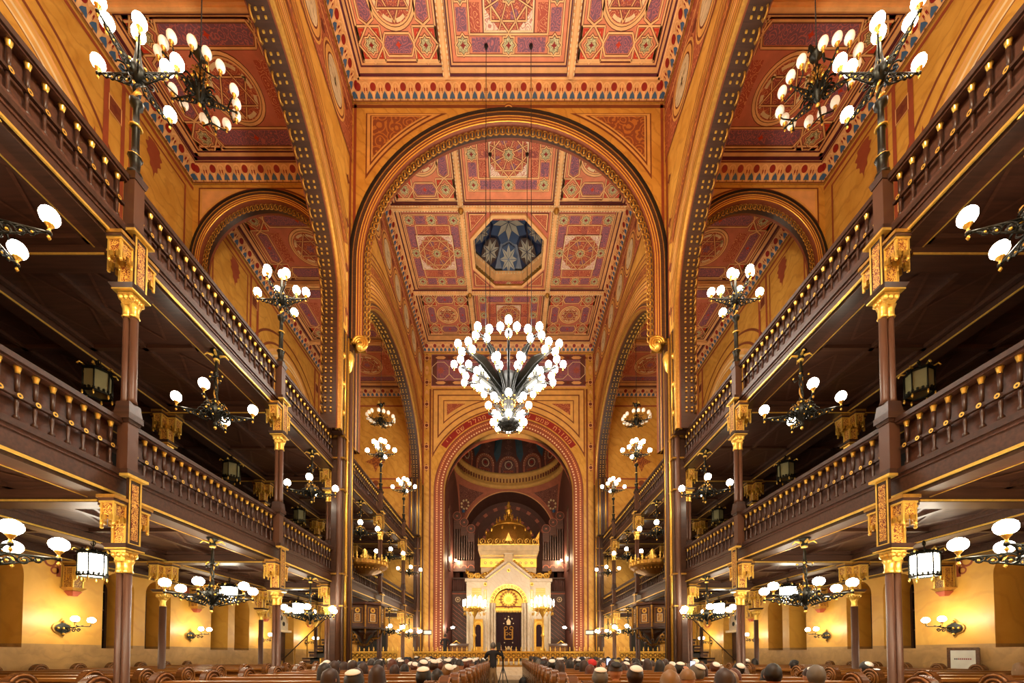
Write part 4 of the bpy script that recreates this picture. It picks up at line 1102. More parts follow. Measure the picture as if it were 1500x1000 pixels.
# =================================================================== galleries
# level: soffit slab, beams, fascia, floor, rail
LEV = [dict(n='lower', beam=3.72, slab=4.0, f0=3.8, fl=4.2, base=4.27, rail=4.95, top=5.05, cap=3.78),
       dict(n='upper', beam=7.6, slab=7.88, f0=7.76, fl=8.06, base=8.17, rail=8.85, top=8.96, cap=7.84)]
G0, G1 = 2.6, YE
for s in (-1, 1):
    for L in LEV:
        t = thing('gallery', '%s %s gallery deck with gold-lined dark wood beams and panelled soffit' % (SIDE[s], L['n']), 'gallery', (s * 8.5, 2.6, L['fl']))
        m = MB(); m.box(*sorted((s * 6.12, s * (XO - .01))), G0, G1, L['slab'], L['fl'], 'soffit_wood'); m.build('deck', t, True)
        # fascia with stepped mouldings and a gold line
        m = MB()
        X = lambda x: s * x
        m.box(*sorted((X(6.07), X(6.3))), G0, G1, L['f0'] + .06, L['fl'] + .02, 'beam_wood')
        m.box(*sorted((X(6.02), X(6.3))), G0, G1, L['fl'] - .02, L['fl'] + .06, 'dark_wood'); m.box(*sorted((X(6.05), X(6.3))), G0, G1, L['fl'] - .07, L['fl'] - .02, 'panel_wood')
        m.box(*sorted((X(6.1), X(6.34))), G0, G1, L['f0'], L['f0'] + .06, 'dark_wood'); m.box(*sorted((X(6.045), X(6.075))), G0, G1, L['f0'] + .05, L['f0'] + .085, 'bright_gold')
        m.box(*sorted((X(6.34), X(6.5))), G0, G1, L['f0'] + .02, L['f0'] + .1, 'panel_wood'); m.box(*sorted((X(6.49), X(6.51))), G0, G1, L['f0'] + .01, L['f0'] + .035, 'bright_gold')
        m.build('fascia', t, True)
        # soffit panelling: battens and crossed lozenges
        m = MB()
        for k in range(7):
            a, b = (D[k - 1] if k else G0) + .12, D[k] - .12
            if b > YE: b = YE
            for x0, x1 in ((6.5, 8.8), (9.1, 11.3)):
                z = L['slab']
                for (p, q) in ((x0, x0 + .1), (x1 - .1, x1), ((x0 + x1) / 2 - .05, (x0 + x1) / 2 + .05)): m.box(*sorted((X(p), X(q))), a, b, z - .07, z, 'beam_wood')
                for yy in (a, (a + b) / 2 - .05, b - .1): m.box(*sorted((X(x0), X(x1))), yy, yy + .1, z - .07, z, 'beam_wood')
                m.T = lambda u, v, w, z=z: (u, v, z - w)
                for xa, xb in ((x0, (x0 + x1) / 2), ((x0 + x1) / 2, x1)):
                    for ya, yb in ((a, (a + b) / 2), ((a + b) / 2, b)):
                        xm, ym = (xa + xb) / 2, (ya + yb) / 2
                        pts = [(X(xm), ya + .2), (X(xb - .15), ym), (X(xm), yb - .2), (X(xa + .15), ym)]
                        m.path(pts, .05, .025, 'panel_wood', True)
                m.T = lambda a, b, c: (a, b, c)
        m.build('soffit_panelling', t, True)
        for k in range(1, 7):
            y = D[k] if k < 6 else YE - .12
            m = MB(); m.box(*sorted((X(6.3), X(XO - .02))), y - .11, y + .11, L['beam'] + .03, L['slab'], 'beam_wood')
            m.box(*sorted((X(6.3), X(XO - .02))), y - .15, y + .15, L['beam'], L['beam'] + .05, 'dark_wood')
            for e in (-.16, .135): m.box(*sorted((X(6.3), X(XO - .02))), y + e, y + e + .025, L['beam'] + .01, L['beam'] + .04, 'bright_gold')
            m.build('cross_beam', t, True)
        for x in (XR, XO - .15):
            m = MB(); m.box(*sorted((X(x - .12), X(x + .12))), G0, G1, L['beam'] + .08, L['slab'], 'beam_wood')
            m.box(*sorted((X(x - .15), X(x + .15))), G0, G1, L['beam'] + .04, L['beam'] + .09, 'dark_wood')
            m.box(*sorted((X(x - .165), X(x - .14))), G0, G1, L['beam'] + .05, L['beam'] + .08, 'bright_gold')
            m.build('long_beam', t, True)
        # one balustrade per bay
for li, L in enumerate(LEV):
    H = L['rail'] - L['base']
    mb = MB(); z = 0
    mb.lathe([(.022, 0), (.036, .01), (.036, .05), (.016, .08), (.024, H * .32), (.018, H * .42)], (0, 0, 0), 7, 'dark_wood')
    mb.lathe([(.038, H * .42), (.038, H * .5)], (0, 0, 0), 7, 'dark_wood')
    mb.lathe([(.018, H * .5), (.026, H * .62), (.028, H * .86)], (0, 0, 0), 7, 'dark_wood')
    mb.lathe([(.024, H * .87), (.028, H * .92), (.04, H * .98), (.04, H)], (0, 0, 0), 7, 'bright_gold')
    mb.T = lambda a, b, c: (c, a, b)
    mb.ring((0, H * .46), .014, .034, -.045, 'bright_gold', 8)
    proto_me = mb.build('baluster').data
    mb.v = [(-x, y, zz) for x, y, zz in mb.v]
    proto_me2 = mb.build('baluster').data
    for o in [o for o in bpy.data.objects if o.name.startswith('baluster') and o.parent is None]: bpy.data.objects.remove(o)
    for s in (-1, 1):
        for k in range(0, 6):
            y0, y1 = D[k] + .1, min(D[k + 1], YE + .2) - .1
            if k == 0: y0 = 2.7
            if k == 2: y1 = 13.9
            if k == 3: y0 = 15.0
            where = ('nearest bay, cut by the picture edge', 'bay between first and second lamp posts', 'bay between second lamp post and nave pier', 'bay just beyond the nave pier', 'bay between the two far lamp posts', 'last bay against the end wall')[k]
            t = thing('gallery_balustrade', '%s %s gallery balustrade, %s' % (SIDE[s], L['n'], where), 'balustrade', (s * 6.08, y0, L['fl'] + .06), 'turned wood gallery balustrades')
            X = lambda x: s * x
            m = MB(); m.box(*sorted((X(5.99), X(6.2))), y0, y1, L['rail'] + .03, L['top'], 'dark_wood'); m.box(*sorted((X(6.02), X(6.18))), y0, y1, L['rail'], L['rail'] + .03, 'panel_wood')
            m.build('hand_rail', t, True)
            m = MB(); zc = L['base'] + H * .46; m.box(*sorted((X(6.05), X(6.1))), y0, y1, zc - .022, zc + .022, 'dark_wood'); m.build('mid_rail', t, True)
            m = MB(); m.box(*sorted((X(6.03), X(6.18))), y0, y1, L['fl'] + .06, L['base'], 'panel_wood'); m.build('base_rail', t, True)
            m = MB(); m.box(*sorted((X(6.15), X(6.18))), y0, y1, L['base'], L['rail'], 'panel_wood'); m.build('back_panel', t, True)
            n = int((y1 - y0) / .19)
            for i in range(n):
                y = y0 + (i + .5) * (y1 - y0) / n
                o = bpy.data.objects.new('baluster', proto_me if s > 0 else proto_me2); COL.objects.link(o); o.parent = t
                o.location = (s * 6.08 - t.location.x, y - y0, L['base'] - t.location.z)

# =================================================================== columns
def hood(mb, c, dx, dy, T, w=.18):
    """bracket hood on one side of a capital: cornice, fretted box, pendants"""
    x, y = c[0] + dx * .195, c[1] + dy * .195
    mb.cbox((x, y, T - .03), w + .1, w + .1, .05, 'dull_gold'); mb.cbox((x, y, T - .075), w + .06, w + .08, .04, 'beam_wood'); mb.cbox((x, y, T - .11), w + .05, w + .05, .03, 'bright_gold')
    mb.cbox((x, y, T - .21), w, w, .18, 'gold_fret')
    for a in (-1, 1):
        for b in (-1, 1):
            mb.cbox((x + a * w / 2, y + b * w / 2, T - .26), .03, .03, .3, 'bright_gold'); mb.ball((x + a * w / 2, y + b * w / 2, T - .43), .025, 6, 'bright_gold')
            mb.cbox((x + a * w * .3, y + b * w * .5, T - .34), .06, .03, .08, 'gold'); mb.cbox((x + a * w * .5, y + b * w * .3, T - .34), .03, .06, .08, 'gold')
def capital(mb, c, T, sides, hw=.095, necks=None):
    x, y = c
    mb.box(x - hw, x + hw, y - hw, y + hw, T - .72, T - .02, 'gold_fret')
    for a in (-1, 1):
        for b in (-1, 1): mb.cbox((x + a * hw, y + b * hw, T - .38), .035, .035, .68, 'bright_gold')
    for dx, dy in sides: hood(mb, c, dx, dy, T)
    mb.frust(c, T - .76, T - .70, hw + .06, hw + .1, 'dark_wood'); mb.frust(c, T - .78, T - .76, hw + .07, hw + .07, 'bright_gold')
    for i in range(3):
        for j in range(3):
            if i == 1 and j == 1: continue
            mb.ball((x + (i - 1) * hw * .85, y + (j - 1) * hw * .85, T - .85), .05, 6, 'bright_gold')
    mb.frust(c, T - .95, T - .79, hw * .8, hw + .02, 'gold')
    for dx, dy in (necks or [(0, 0)]):
        mb.lathe([(.062, T - 1.13), (.075, T - 1.12), (.06, T - 1.08), (.062, T - 1.0), (.085, T - .93)], (x + dx, y + dy, 0), 8, 'bright_gold')
CSH = [(-.056, -.0), (.056, .0)]
CNAMES = {1: 'nearest', 2: 'second', 3: 'third, beside the nave pier', 4: 'fourth', 5: 'fifth, near the end wall'}
for s in (-1, 1):
    for k in range(1, 6):
        y = D[k]; x = s * XC
        if k == 3: y = 14.2; x = s * 6.28
        t = thing('gallery_column', 'clustered brown iron column with gilded capitals on the %s side, %s' % (SIDE[s], CNAMES[k]), 'column', (x, y, 0), 'columns along the gallery fronts')
        sides = [(0, -1), (0, 1), (-s * 0, 0)][:2] + [(s, 0)]
        for L, zb in ((LEV[0], 0.0), (LEV[1], LEV[0]['top'])):
            m = MB(); m.frust((x, y), zb, zb + .1, .13, .13, 'dark_wood'); m.frust((x, y), zb + .1, zb + .28, .12, .1, 'dark_wood')
            for dx, dy in CSH: m.lathe([(.07, zb + .28), (.056, zb + .36), (.052, L['cap'] - 1.12)], (x + dx, y + dy, 0), 8, 'shaft')
            m.build('shaft', t, True)
            m = MB(); capital(m, (x, y), L['cap'], [(0, -1), (0, 1), (s, 0)], .095, CSH); m.build('capital', t, True)
            # fretted pilaster on the nave face and the post through the balustrade
            m = MB()
            T = Tside(s, abs(x) - .1); m.T = T
            m.box(y - .11, y + .11, L['cap'] - .7, L['fl'] - .06, 0, .035, 'dark_wood'); m.frame(y - .11, L['cap'] - .7, y + .11, L['fl'] - .08, .03, .045, 'bright_gold'); m.rect(y - .06, L['cap'] - .62, y + .06, L['fl'] - .16, .042, 'gold_fret')
            m.box(y - .18, y + .18, L['fl'] - .08, L['fl'] - .04, -.05, .09, 'bright_gold'); m.box(y - .16, y + .16, L['fl'] - .04, L['fl'] + .04, -.05, .06, 'dark_wood')
            m.T = lambda a, b, c: (a, b, c)
            m.box(x - .085, x + .085, y - .09, y + .09, L['fl'] - .02, L['top'] - .05, 'shaft'); m.frust((x, y), L['top'] - .05, L['top'] + .05, .1, .12, 'dark_wood')
            m.build('pilaster', t, True)
    for k in range(2, 7):
        if k == 6: continue
        for L, zb in ((LEV[0], 0.0), (LEV[1], LEV[0]['fl'])):
            x, y = s * XR, D[k]
            t = thing('aisle_column', 'slender %s aisle column under the %s gallery, %s from the front' % (SIDE[s], L['n'], ORD[k - 1]), 'column', (x, y, zb), 'slender columns inside the galleries')
            m = MB(); m.lathe([(.14, 0), (.14, .15), (.085, .25), (.075, L['beam'] - 1.1 - zb)], (0, 0, 0), 10, 'shaft'); m.build('shaft', t)
            m = MB(); capital(m, (0, 0), L['beam'] + .02 - zb, [(0, -1), (0, 1), (1, 0), (-1, 0)], .085, [(0, 0)]); m.build('capital', t)
    for k in range(1, 6):
        x, y = s * (XO - .16), D[k]
        t = thing('wall_bracket', 'gilded wall bracket under the beam on the %s wall, %s from the front' % (SIDE[s], ORD[k]), 'bracket', (x, y, 2.95), 'gilded wall brackets below the lower gallery')
        m = MB(); m.box(-.12, .12, -.12, .12, .15, .7, 'gold_fret'); hood(m, (0, 0), -s * .3, 0, .78, .22)
        for a in (-1, 1):
            for b in (-1, 1): m.cbox((a * .12, b * .12, .42), .03, .03, .58, 'bright_gold')
        m.frust((0, 0), .06, .15, .1, .18, 'dull_gold'); m.frust((0, 0), -.06, .06, .06, .12, 'rust'); m.build('bracket', t)

# =================================================================== lamps
def scroll(mb, o, d, r, mat='iron', turns=1.4, tr=.012, flip=1, n=16):
    """spiral in the vertical plane through o in direction d (dx, dy)"""
    pts = []
    for i in range(n + 1):
        f = i / n; a = turns * 2 * PI * f; rr = r * (1 - .8 * f)
        pts.append((o[0] + d[0] * rr * cos(a), o[1] + d[1] * rr * cos(a), o[2] + flip * rr * sin(a)))
    mb.tube(pts, tr, 5, mat)
def globe_mesh(name, r, mat, sz=1.12):
    mb = MB(); mb.ball((0, 0, r * sz), r, 14, mat, sz, 9)
    o = mb.build(name); me = o.data; bpy.data.objects.remove(o); return me
def cup(mb, c, r):
    mb.lathe([(.01, -r * 1.1), (r * .3, -r * .9), (r * .16, -r * .7), (r * .2, -r * .45), (r * .5, -r * .05), (r * .55, r * .08)], c, 8, 'gold')
GL = {k: globe_mesh('lamp_globe', r, mt, sz) for k, (r, mt, sz) in dict(std=(.095, 'globe', 1.1), low=(.1, 'globe_low', .85), great=(.118, 'globe_white', 1.15), dim=(.09, 'globe_dim', 1.25), sconce=(.085, 'globe_low', .85)).items()}
def add_globe(t, kind, c):
    o = bpy.data.objects.new('lamp_globe', GL[kind]); COL.objects.link(o); o.parent = t; o.location = c; return o
def Gz(z): return z if z > 0 else z * .66
def lamp_arm(t, a, r, z, rise, ornate=True):
    m = MB(); d = (cos(a), sin(a))
    m.tube([(d[0] * .08, d[1] * .08, z), (d[0] * r * .6, d[1] * r * .6, z), (d[0] * r, d[1] * r, z)], .016, 6, 'iron')
    m.ball((d[0] * r, d[1] * r, z), .03, 7, 'iron'); m.lathe([(.005, -.09), (.022, -.06), (.01, -.03)], (d[0] * r, d[1] * r, z), 6, 'gold')
    m.tube([(d[0] * r, d[1] * r, z), (d[0] * r, d[1] * r, z + rise)], .014, 6, 'iron')
    if ornate:
        for q, rr in ((.25, .11), (.45, .085), (.63, .065), (.78, .045)): scroll(m, (d[0] * r * q, d[1] * r * q, z - rr * .95), d, rr, 'iron', 1.5, .014); m.ball((d[0] * r * q, d[1] * r * q, z - rr), .02, 5, 'gold')
        m.tube([(d[0] * .12, d[1] * .12, z - .2), (d[0] * r * .5, d[1] * r * .5, z - .12), (d[0] * r * .9, d[1] * r * .9, z - .01)], .01, 5, 'iron')
    cup(m, (d[0] * r, d[1] * r, z + rise), .09)
    return m.build('arm', t)
# --- chandelier below a gallery soffit (origin at its ceiling rose, hangs down)
def soffit_chandelier(name, kind, drop, arms, r, label):
    t = thing(name, label, 'chandelier')
    m = MB(); m.lathe([(.02, -.16), (.07, -.13), (.05, -.08), (.1, -.02), (.12, 0)], (0, 0, 0), 10, 'iron')
    for k in range(4):
        a = k * PI / 2 + .4        # gilded acanthus leaves
        m.tube([(.05 * cos(a), .05 * sin(a), -.08), (.16 * cos(a), .16 * sin(a), -.05), (.22 * cos(a), .22 * sin(a), -.11)], .03, 5, 'bright_gold', True, .008)
    m.lathe([(.05, -.19), (.06, -.17), (.05, -.15)], (0, 0, 0), 10, 'bright_gold')
    m.build('ceiling_rose', t)
    m = MB(); zt = -drop
    m.lathe([(.025, -.2), (.03, -.42), (.045, -.44), (.03, -.47), (.05, -.5), (.03, -.54)], (0, 0, 0), 8, 'iron')
    for k in range(4): a = k * PI / 2; m.tube([(.03 * cos(a), .03 * sin(a), -.56), (.12 * cos(a), .12 * sin(a), -.6), (.13 * cos(a), .13 * sin(a), -.52)], .012, 5, 'iron'); m.ball((.13 * cos(a), .13 * sin(a), -.52), .022, 6, 'gold')
    for q in range(3):
        m.tube([(.028 * cos(2 * PI * q / 3 + i * .55), .028 * sin(2 * PI * q / 3 + i * .55), -.54 - (drop - .9) * i / 14) for i in range(15)], .016, 5, 'dull_gold' if q == 0 else 'iron')
    m.build('stem', t)
    m = MB(); zc = zt + .3
    m.lathe([(.01, -.3), (.03, -.27), (.035, -.23), (.015, -.2), (.06, -.15), (.12, -.05), (.15, .05), (.1, .16), (.05, .26), (.03, .34)], (0, 0, zc), 12, 'iron')
    m.lathe([(.005, -.36), (.03, -.33), (.03, -.31), (.012, -.28)], (0, 0, zc), 8, 'bright_gold')
    for k in range(10):
        a = k * PI / 5; scroll(m, (.2 * cos(a), .2 * sin(a), zc - .03), (cos(a), sin(a)), .1, 'iron', 1.3, .014); scroll(m, (.13 * cos(a), .13 * sin(a), zc + .14), (cos(a), sin(a)), .07, 'dull_gold' if k % 2 else 'iron', 1.2, .012)
        m.ball((.19 * cos(a), .19 * sin(a), zc + .02), .028, 6, 'gold' if k % 2 else 'iron'); m.ball((.1 * cos(a + .3), .1 * sin(a + .3), zc + .2), .025, 6, 'gold')
    m.build('body', t)
    for k in range(arms):
        a = 2 * PI * k / arms + 1.92
        add_globe(lamp_arm(t, a, r, zc + .0, .1), kind, (r * cos(a), r * sin(a), zc + .1))
    return t
up = soffit_chandelier('chandelier', 'std', 1.6, 4, .68, '')
lo = soffit_chandelier('chandelier', 'low', 1.5, 6, .76, '')
first = {id(up): True, id(lo): True}
for li, (proto, z) in enumerate(((lo, LEV[0]['f0']), (up, LEV[1]['f0']))):
    for s in (-1, 1):
        for k in range(0, 6):
            y = (D[k] + D[k + 1]) / 2
            if k == 0: y = 4.55
            if k == 3 and li == 0: continue
            where = ('half outside the picture edge', 'between first and second columns', 'between second column and pier', 'just past the nave pier', 'between the far lamp posts', 'nearest the end wall')[k]
            lab = 'iron globe chandelier hanging from the %s %s gallery edge, %s' % (SIDE[s], LEV[li]['n'], where)
            loc = (s * 6.16, y, z - .01); g = 'globe chandeliers below the gallery edges'
            if first.pop(id(proto), None): o = proto; o.location = loc; o['label'] = lab; o['group'] = g
            else: o = dup(proto, loc, 0 if s < 0 else -.7, lab, g)
# --- candelabra on the upper rail posts
t = thing('candelabra', '', 'candelabra'); m = MB()
m.lathe([(.1, 0), (.1, .08), (.06, .12), (.075, .3), (.1, .34), (.055, .4), (.05, .5), (.05, .82), (.065, .85), (.045, .88), (.04, 1.15), (.085, 1.2), (.095, 1.27), (.045, 1.32)], (0, 0, 0), 10, 'iron')
for z in (.36, .85): m.lathe([(.08, z - .015), (.09, z), (.08, z + .015)], (0, 0, 0), 10, 'bright_gold')
for q in range(2): m.tube([(.035 * cos(PI * q + i * .6), .035 * sin(PI * q + i * .6), 1.3 + i * .025) for i in range(13)], .024, 5, 'gold' if q else 'iron')
m.build('post', t)
m = MB(); m.lathe([(.03, 1.58), (.1, 1.66), (.14, 1.76), (.08, 1.86), (.05, 2.0), (.03, 2.25)], (0, 0, 0), 10, 'iron')
for k in range(8):
    a = k * PI / 4; scroll(m, (.17 * cos(a), .17 * sin(a), 1.7), (cos(a), sin(a)), .08, 'iron', 1.3, .013); m.ball((.13 * cos(a), .13 * sin(a), 1.82), .024, 6, 'gold')
m.build('body', t)
for k in range(4):
    a = k * PI / 2
    add_globe(lamp_arm(t, a, .64, 1.76, .08), 'std', (.64 * cos(a), .64 * sin(a), 1.84))
    a += PI / 4; m = MB(); m.tube([(.06 * cos(a), .06 * sin(a), 1.9), (.28 * cos(a), .28 * sin(a), 1.96), (.36 * cos(a), .36 * sin(a), 2.1)], .015, 6, 'iron'); cup(m, (.36 * cos(a), .36 * sin(a), 2.12), .09); add_globe(m.build('arm', t), 'std', (.36 * cos(a), .36 * sin(a), 2.12))
m = MB(); cup(m, (0, 0, 2.32), .09); add_globe(m.build('arm', t), 'std', (0, 0, 2.32))
fst = True
for s in (-1, 1):
    for k, nm in ((1, 'nearest'), (2, 'second'), (4, 'third, beyond the pier'), (5, 'farthest')):
        lab = 'iron lamp post with nine globes on the %s upper gallery rail, %s' % (SIDE[s], nm); loc = (s * XC, D[k], LEV[1]['top'] + .05); g = 'lamp posts on the upper gallery rails'
        if fst: fst = False; t.location = loc; t['label'] = lab; t['group'] = g
        else: dup(t, loc, 0, lab, g)
# --- chandeliers hanging on wires in the side arches (lamps hardly lit)
t = thing('hanging_chandelier', '', 'chandelier'); HZ = -5.55
m = MB(); m.tube([(0, 0, 0), (0, 0, HZ + 1.0)], .012, 5, 'black'); m.lathe([(.1, 0), (.06, -.05), (.02, -.1)][::-1], (0, 0, 0), 8, 'dull_gold'); m.build('wire', t)
m = MB(); m.lathe([(.03, .1), (.1, .18), (.05, .26), (.04, .5), (.09, .56), (.03, .62), (.03, .8), (.12, .85), (.14, .92), (.05, 1.0)], (0, 0, HZ), 10, 'iron')
for k in range(4):
    a = k * PI / 2; m.tube([(.08 * cos(a), .08 * sin(a), HZ + .9), (.2 * cos(a), .2 * sin(a), HZ + .98), (.24 * cos(a), .24 * sin(a), HZ + .84)], .05, 6, 'bright_gold' if k % 2 else 'iron', True, .02)
m.lathe([(.01, -.2), (.06, -.14), (.1, -.05), (.18, .05), (.1, .15)], (0, 0, HZ), 12, 'iron'); m.lathe([(.005, -.28), (.04, -.24), (.02, -.2)], (0, 0, HZ), 8, 'bright_gold')
for k in range(10):
    a = k * PI / 5; scroll(m, (.2 * cos(a), .2 * sin(a), HZ + .05), (cos(a), sin(a)), .12, 'iron', 1.4, .018); m.ball((.16 * cos(a), .16 * sin(a), HZ + .2), .04, 6, 'gold'); scroll(m, (.1 * cos(a), .1 * sin(a), HZ + .4), (cos(a), sin(a)), .07, 'dull_gold', 1.2, .014)
m.build('body', t)
for k in range(5):
    a = 2 * PI * k / 5 + .5; add_globe(lamp_arm(t, a, .66, HZ + .02, .1), 'dim', (.66 * cos(a), .66 * sin(a), HZ + .12))
    m = MB()
    for e in (-.36, .36):
        b = a + e; m.tube([(.5 * cos(a), .5 * sin(a), HZ + .02), (.62 * cos(b), .62 * sin(b), HZ + .0), (.68 * cos(b), .68 * sin(b), HZ + .1)], .014, 5, 'iron'); cup(m, (.68 * cos(b), .68 * sin(b), HZ + .12), .08)
    ar_ = m.build('arm', t)
    for e in (-.36, .36): b = a + e; add_globe(ar_, 'dim', (.68 * cos(b), .68 * sin(b), HZ + .12))
fst = True
for s in (-1, 1):
    for y, nm in ((8.5, 'near'), (21.0, 'far')):
        lab = '%s black and gold chandelier hanging on a wire in the %s side arch' % (nm, SIDE[s]); loc = (s * 6.66, y, ZA); g = 'chandeliers hanging in the side arches'
        if fst: fst = False; t.location = loc; t['label'] = lab; t['group'] = g
        else: dup(t, loc, s * .3, lab, g)
# --- lanterns
def lantern(lit):
    t = thing('lantern', '', 'lantern'); gm = 'lantern_lit' if lit else 'glass_grey'
    m = MB(); m.tube([(0, 0, 0), (0, 0, -.2)], .012, 5, 'iron'); m.tube([(.05 * cos(a), 0, -.06 + .05 * sin(a)) for a in [j * 2 * PI / 8 for j in range(8)]], .01, 5, 'iron', True, None, True); m.lathe([(.27, -.28), (.2, -.22), (.06, -.2)], (0, 0, 0), 6, 'iron', False)
    for k in range(6): a = k * PI / 3; m.tube([(.2 * cos(a), .2 * sin(a), -.24), (.29 * cos(a), .29 * sin(a), -.2), (.32 * cos(a), .32 * sin(a), -.26)], .018, 5, 'bright_gold'); m.tube([(.2 * cos(a + PI / 6), .2 * sin(a + PI / 6), -.27), (.22 * cos(a + PI / 6), .22 * sin(a + PI / 6), -.2)], .02, 5, 'iron')
    m.build('roof', t)
    m = MB()
    for k in range(6): a = k * PI / 3; m.tube([(.235 * cos(a), .235 * sin(a), -.28), (.235 * cos(a), .235 * sin(a), -.76)], .014, 5, 'iron'); m.lathe([(.003, -.87), (.02, -.83), (.012, -.77)], (.235 * cos(a), .235 * sin(a), 0), 6, 'bright_gold')
    for z in (-.29, -.75): m.lathe([(.245, z - .02), (.245, z + .02), (.215, z + .02), (.215, z - .02)], (0, 0, 0), 6, 'iron', False, False)
    for k in range(18): a = k * PI / 9; m.cbox((.225 * cos(a), .225 * sin(a), -.71), .03, .03, .05, 'iron')
    m.build('cage', t)
    m = MB(); m.lathe([(.215, -.74), (.215, -.3)], (0, 0, 0), 6, gm, False); m.build('glass', t)
    return t
for lit, L in ((1, LEV[0]), (0, LEV[1])):
    p = lantern(lit); fst = True
    for s in (-1, 1):
        for k in range(1, 5):
            lab = '%s six-sided lantern under the %s %s gallery, %s from the front' % ('glowing white' if lit else 'unlit grey glass', SIDE[s], L['n'], ORD[k])
            loc = (s * 8.75, (D[k] + D[k + 1]) / 2 + .1, L['beam'] + .06); g = 'lanterns under the galleries'
            if fst: fst = False; p.location = loc; p['label'] = lab; p['group'] = g
            else: dup(p, loc, s * .3, lab, g)
# --- wall sconces (built for a wall on the left: +x points into the room)
t = thing('wall_sconce', '', 'sconce')
m = MB(lambda a, b, c: (c, a, b))
m.poly([(0, .26), (.07, .15), (.19, .1), (.24, 0), (.19, -.1), (.07, -.15), (0, -.26), (-.07, -.15), (-.19, -.1), (-.24, 0), (-.19, .1), (-.07, .15)][::-1], .03, 'dull_gold')
m.poly([(.8 * x, .8 * y) for x, y in ((0, .26), (.07, .15), (.19, .1), (.24, 0), (.19, -.1), (.07, -.15), (0, -.26), (-.07, -.15), (-.19, -.1), (-.24, 0), (-.19, .1), (-.07, .15))], .05, 'iron')
for x, y in ((0, .16), (.13, 0), (-.13, 0), (0, -.15), (0, 0)): m.ball((x, y, .06), .035, 7, 'gold')
m.build('back_plate', t)
m = MB(); m.tube([(.03, 0, 0), (.3, 0, .02), (.55, 0, .06)], .014, 6, 'iron')
for q, r in ((.16, .07), (.32, .06), (.44, .05)): scroll(m, (q, 0, -.05), (1, 0), r)
m.tube([(.5, 0, .05), (.56, -.16, .05), (.56, -.2, .13)], .012, 6, 'iron'); m.tube([(.5, 0, .05), (.56, .16, .05), (.56, .2, .13)], .012, 6, 'iron')
for e in (-.2, .2): cup(m, (.56, e, .15), .08)
ar_ = m.build('arm', t)
for e in (-.2, .2): add_globe(ar_, 'sconce', (.56, e, .15))
fst = True
for s in (-1, 1):
    for k in range(2, 6):
        lab = 'two-globe wall sconce on the ochre %s wall, %s from the front' % (SIDE[s], ORD[k - 1]); loc = (s * (XO - .0), D[k] - .1, 2.05); g = 'two-globe wall sconces'
        if fst: fst = False; t.location = loc; t['label'] = lab; t['group'] = g
        else: dup(t, loc, 0 if s < 0 else PI, lab, g)
# --- the great chandelier
GY = 14.8
t = thing('great_chandelier', 'huge cone-shaped chandelier of white globes hanging before the apse', 'chandelier', (0, GY, 11.15))
m = MB()
for x in (-.76, .76):
    for y in (-1.5, 1.5):
        yt = GY + y; m.tube([(x, y, .9), (x, y, ZC - .02 - 11.15)], .011, 5, 'black')
        m.lathe([(.03, ZC - 11.3), (.07, ZC - 11.2)], (x, y, 0), 8, 'black')
        m.tube([(x, y, .9), (x * .3, y * .3, .2)], .011, 5, 'black')
m.build('suspension_rope', t)
m = MB(lambda a, b, c: (a, b, Gz(c)))
m.lathe([(.05, -2.3), (.3, -2.2), (.42, -2.05), (.44, -1.95), (.3, -1.8), (.2, -1.5), (.17, -.6), (.3, -.3), (.26, .1), (.36, .3), (.3, .5), (.1, .6)], (0, 0, 0), 16, 'steel')
for k in range(12):
    a = k * PI / 6
    for z in (-1.4, -1.1, -.8, -.5, 0, .3): m.ball((.24 * cos(a), .24 * sin(a), z), .035, 6, 'bright_gold')
    scroll(m, (.36 * cos(a), .36 * sin(a), -2.08), (cos(a), sin(a)), .09, 'iron', 1.2, .02); scroll(m, (.3 * cos(a), .3 * sin(a), -1.75), (cos(a), sin(a)), .1, 'steel', 1.2, .02)
m.build('core', t)
m = MB(lambda a, b, c: (a, b, Gz(c)))
for k in range(12): a = k * PI / 6; m.tube([(.0, .0, -2.32), (.2 * cos(a), .2 * sin(a), -2.3), (.42 * cos(a), .42 * sin(a), -2.12)], .02, 5, 'iron')
for r in (.15, .28, .42): m.tube([(r * cos(j * PI / 10), r * sin(j * PI / 10), -2.31 + .42 * max(0, r - .2)) for j in range(20)], .022, 5, 'iron', True, None, True)
m.build('bottom_basket', t)
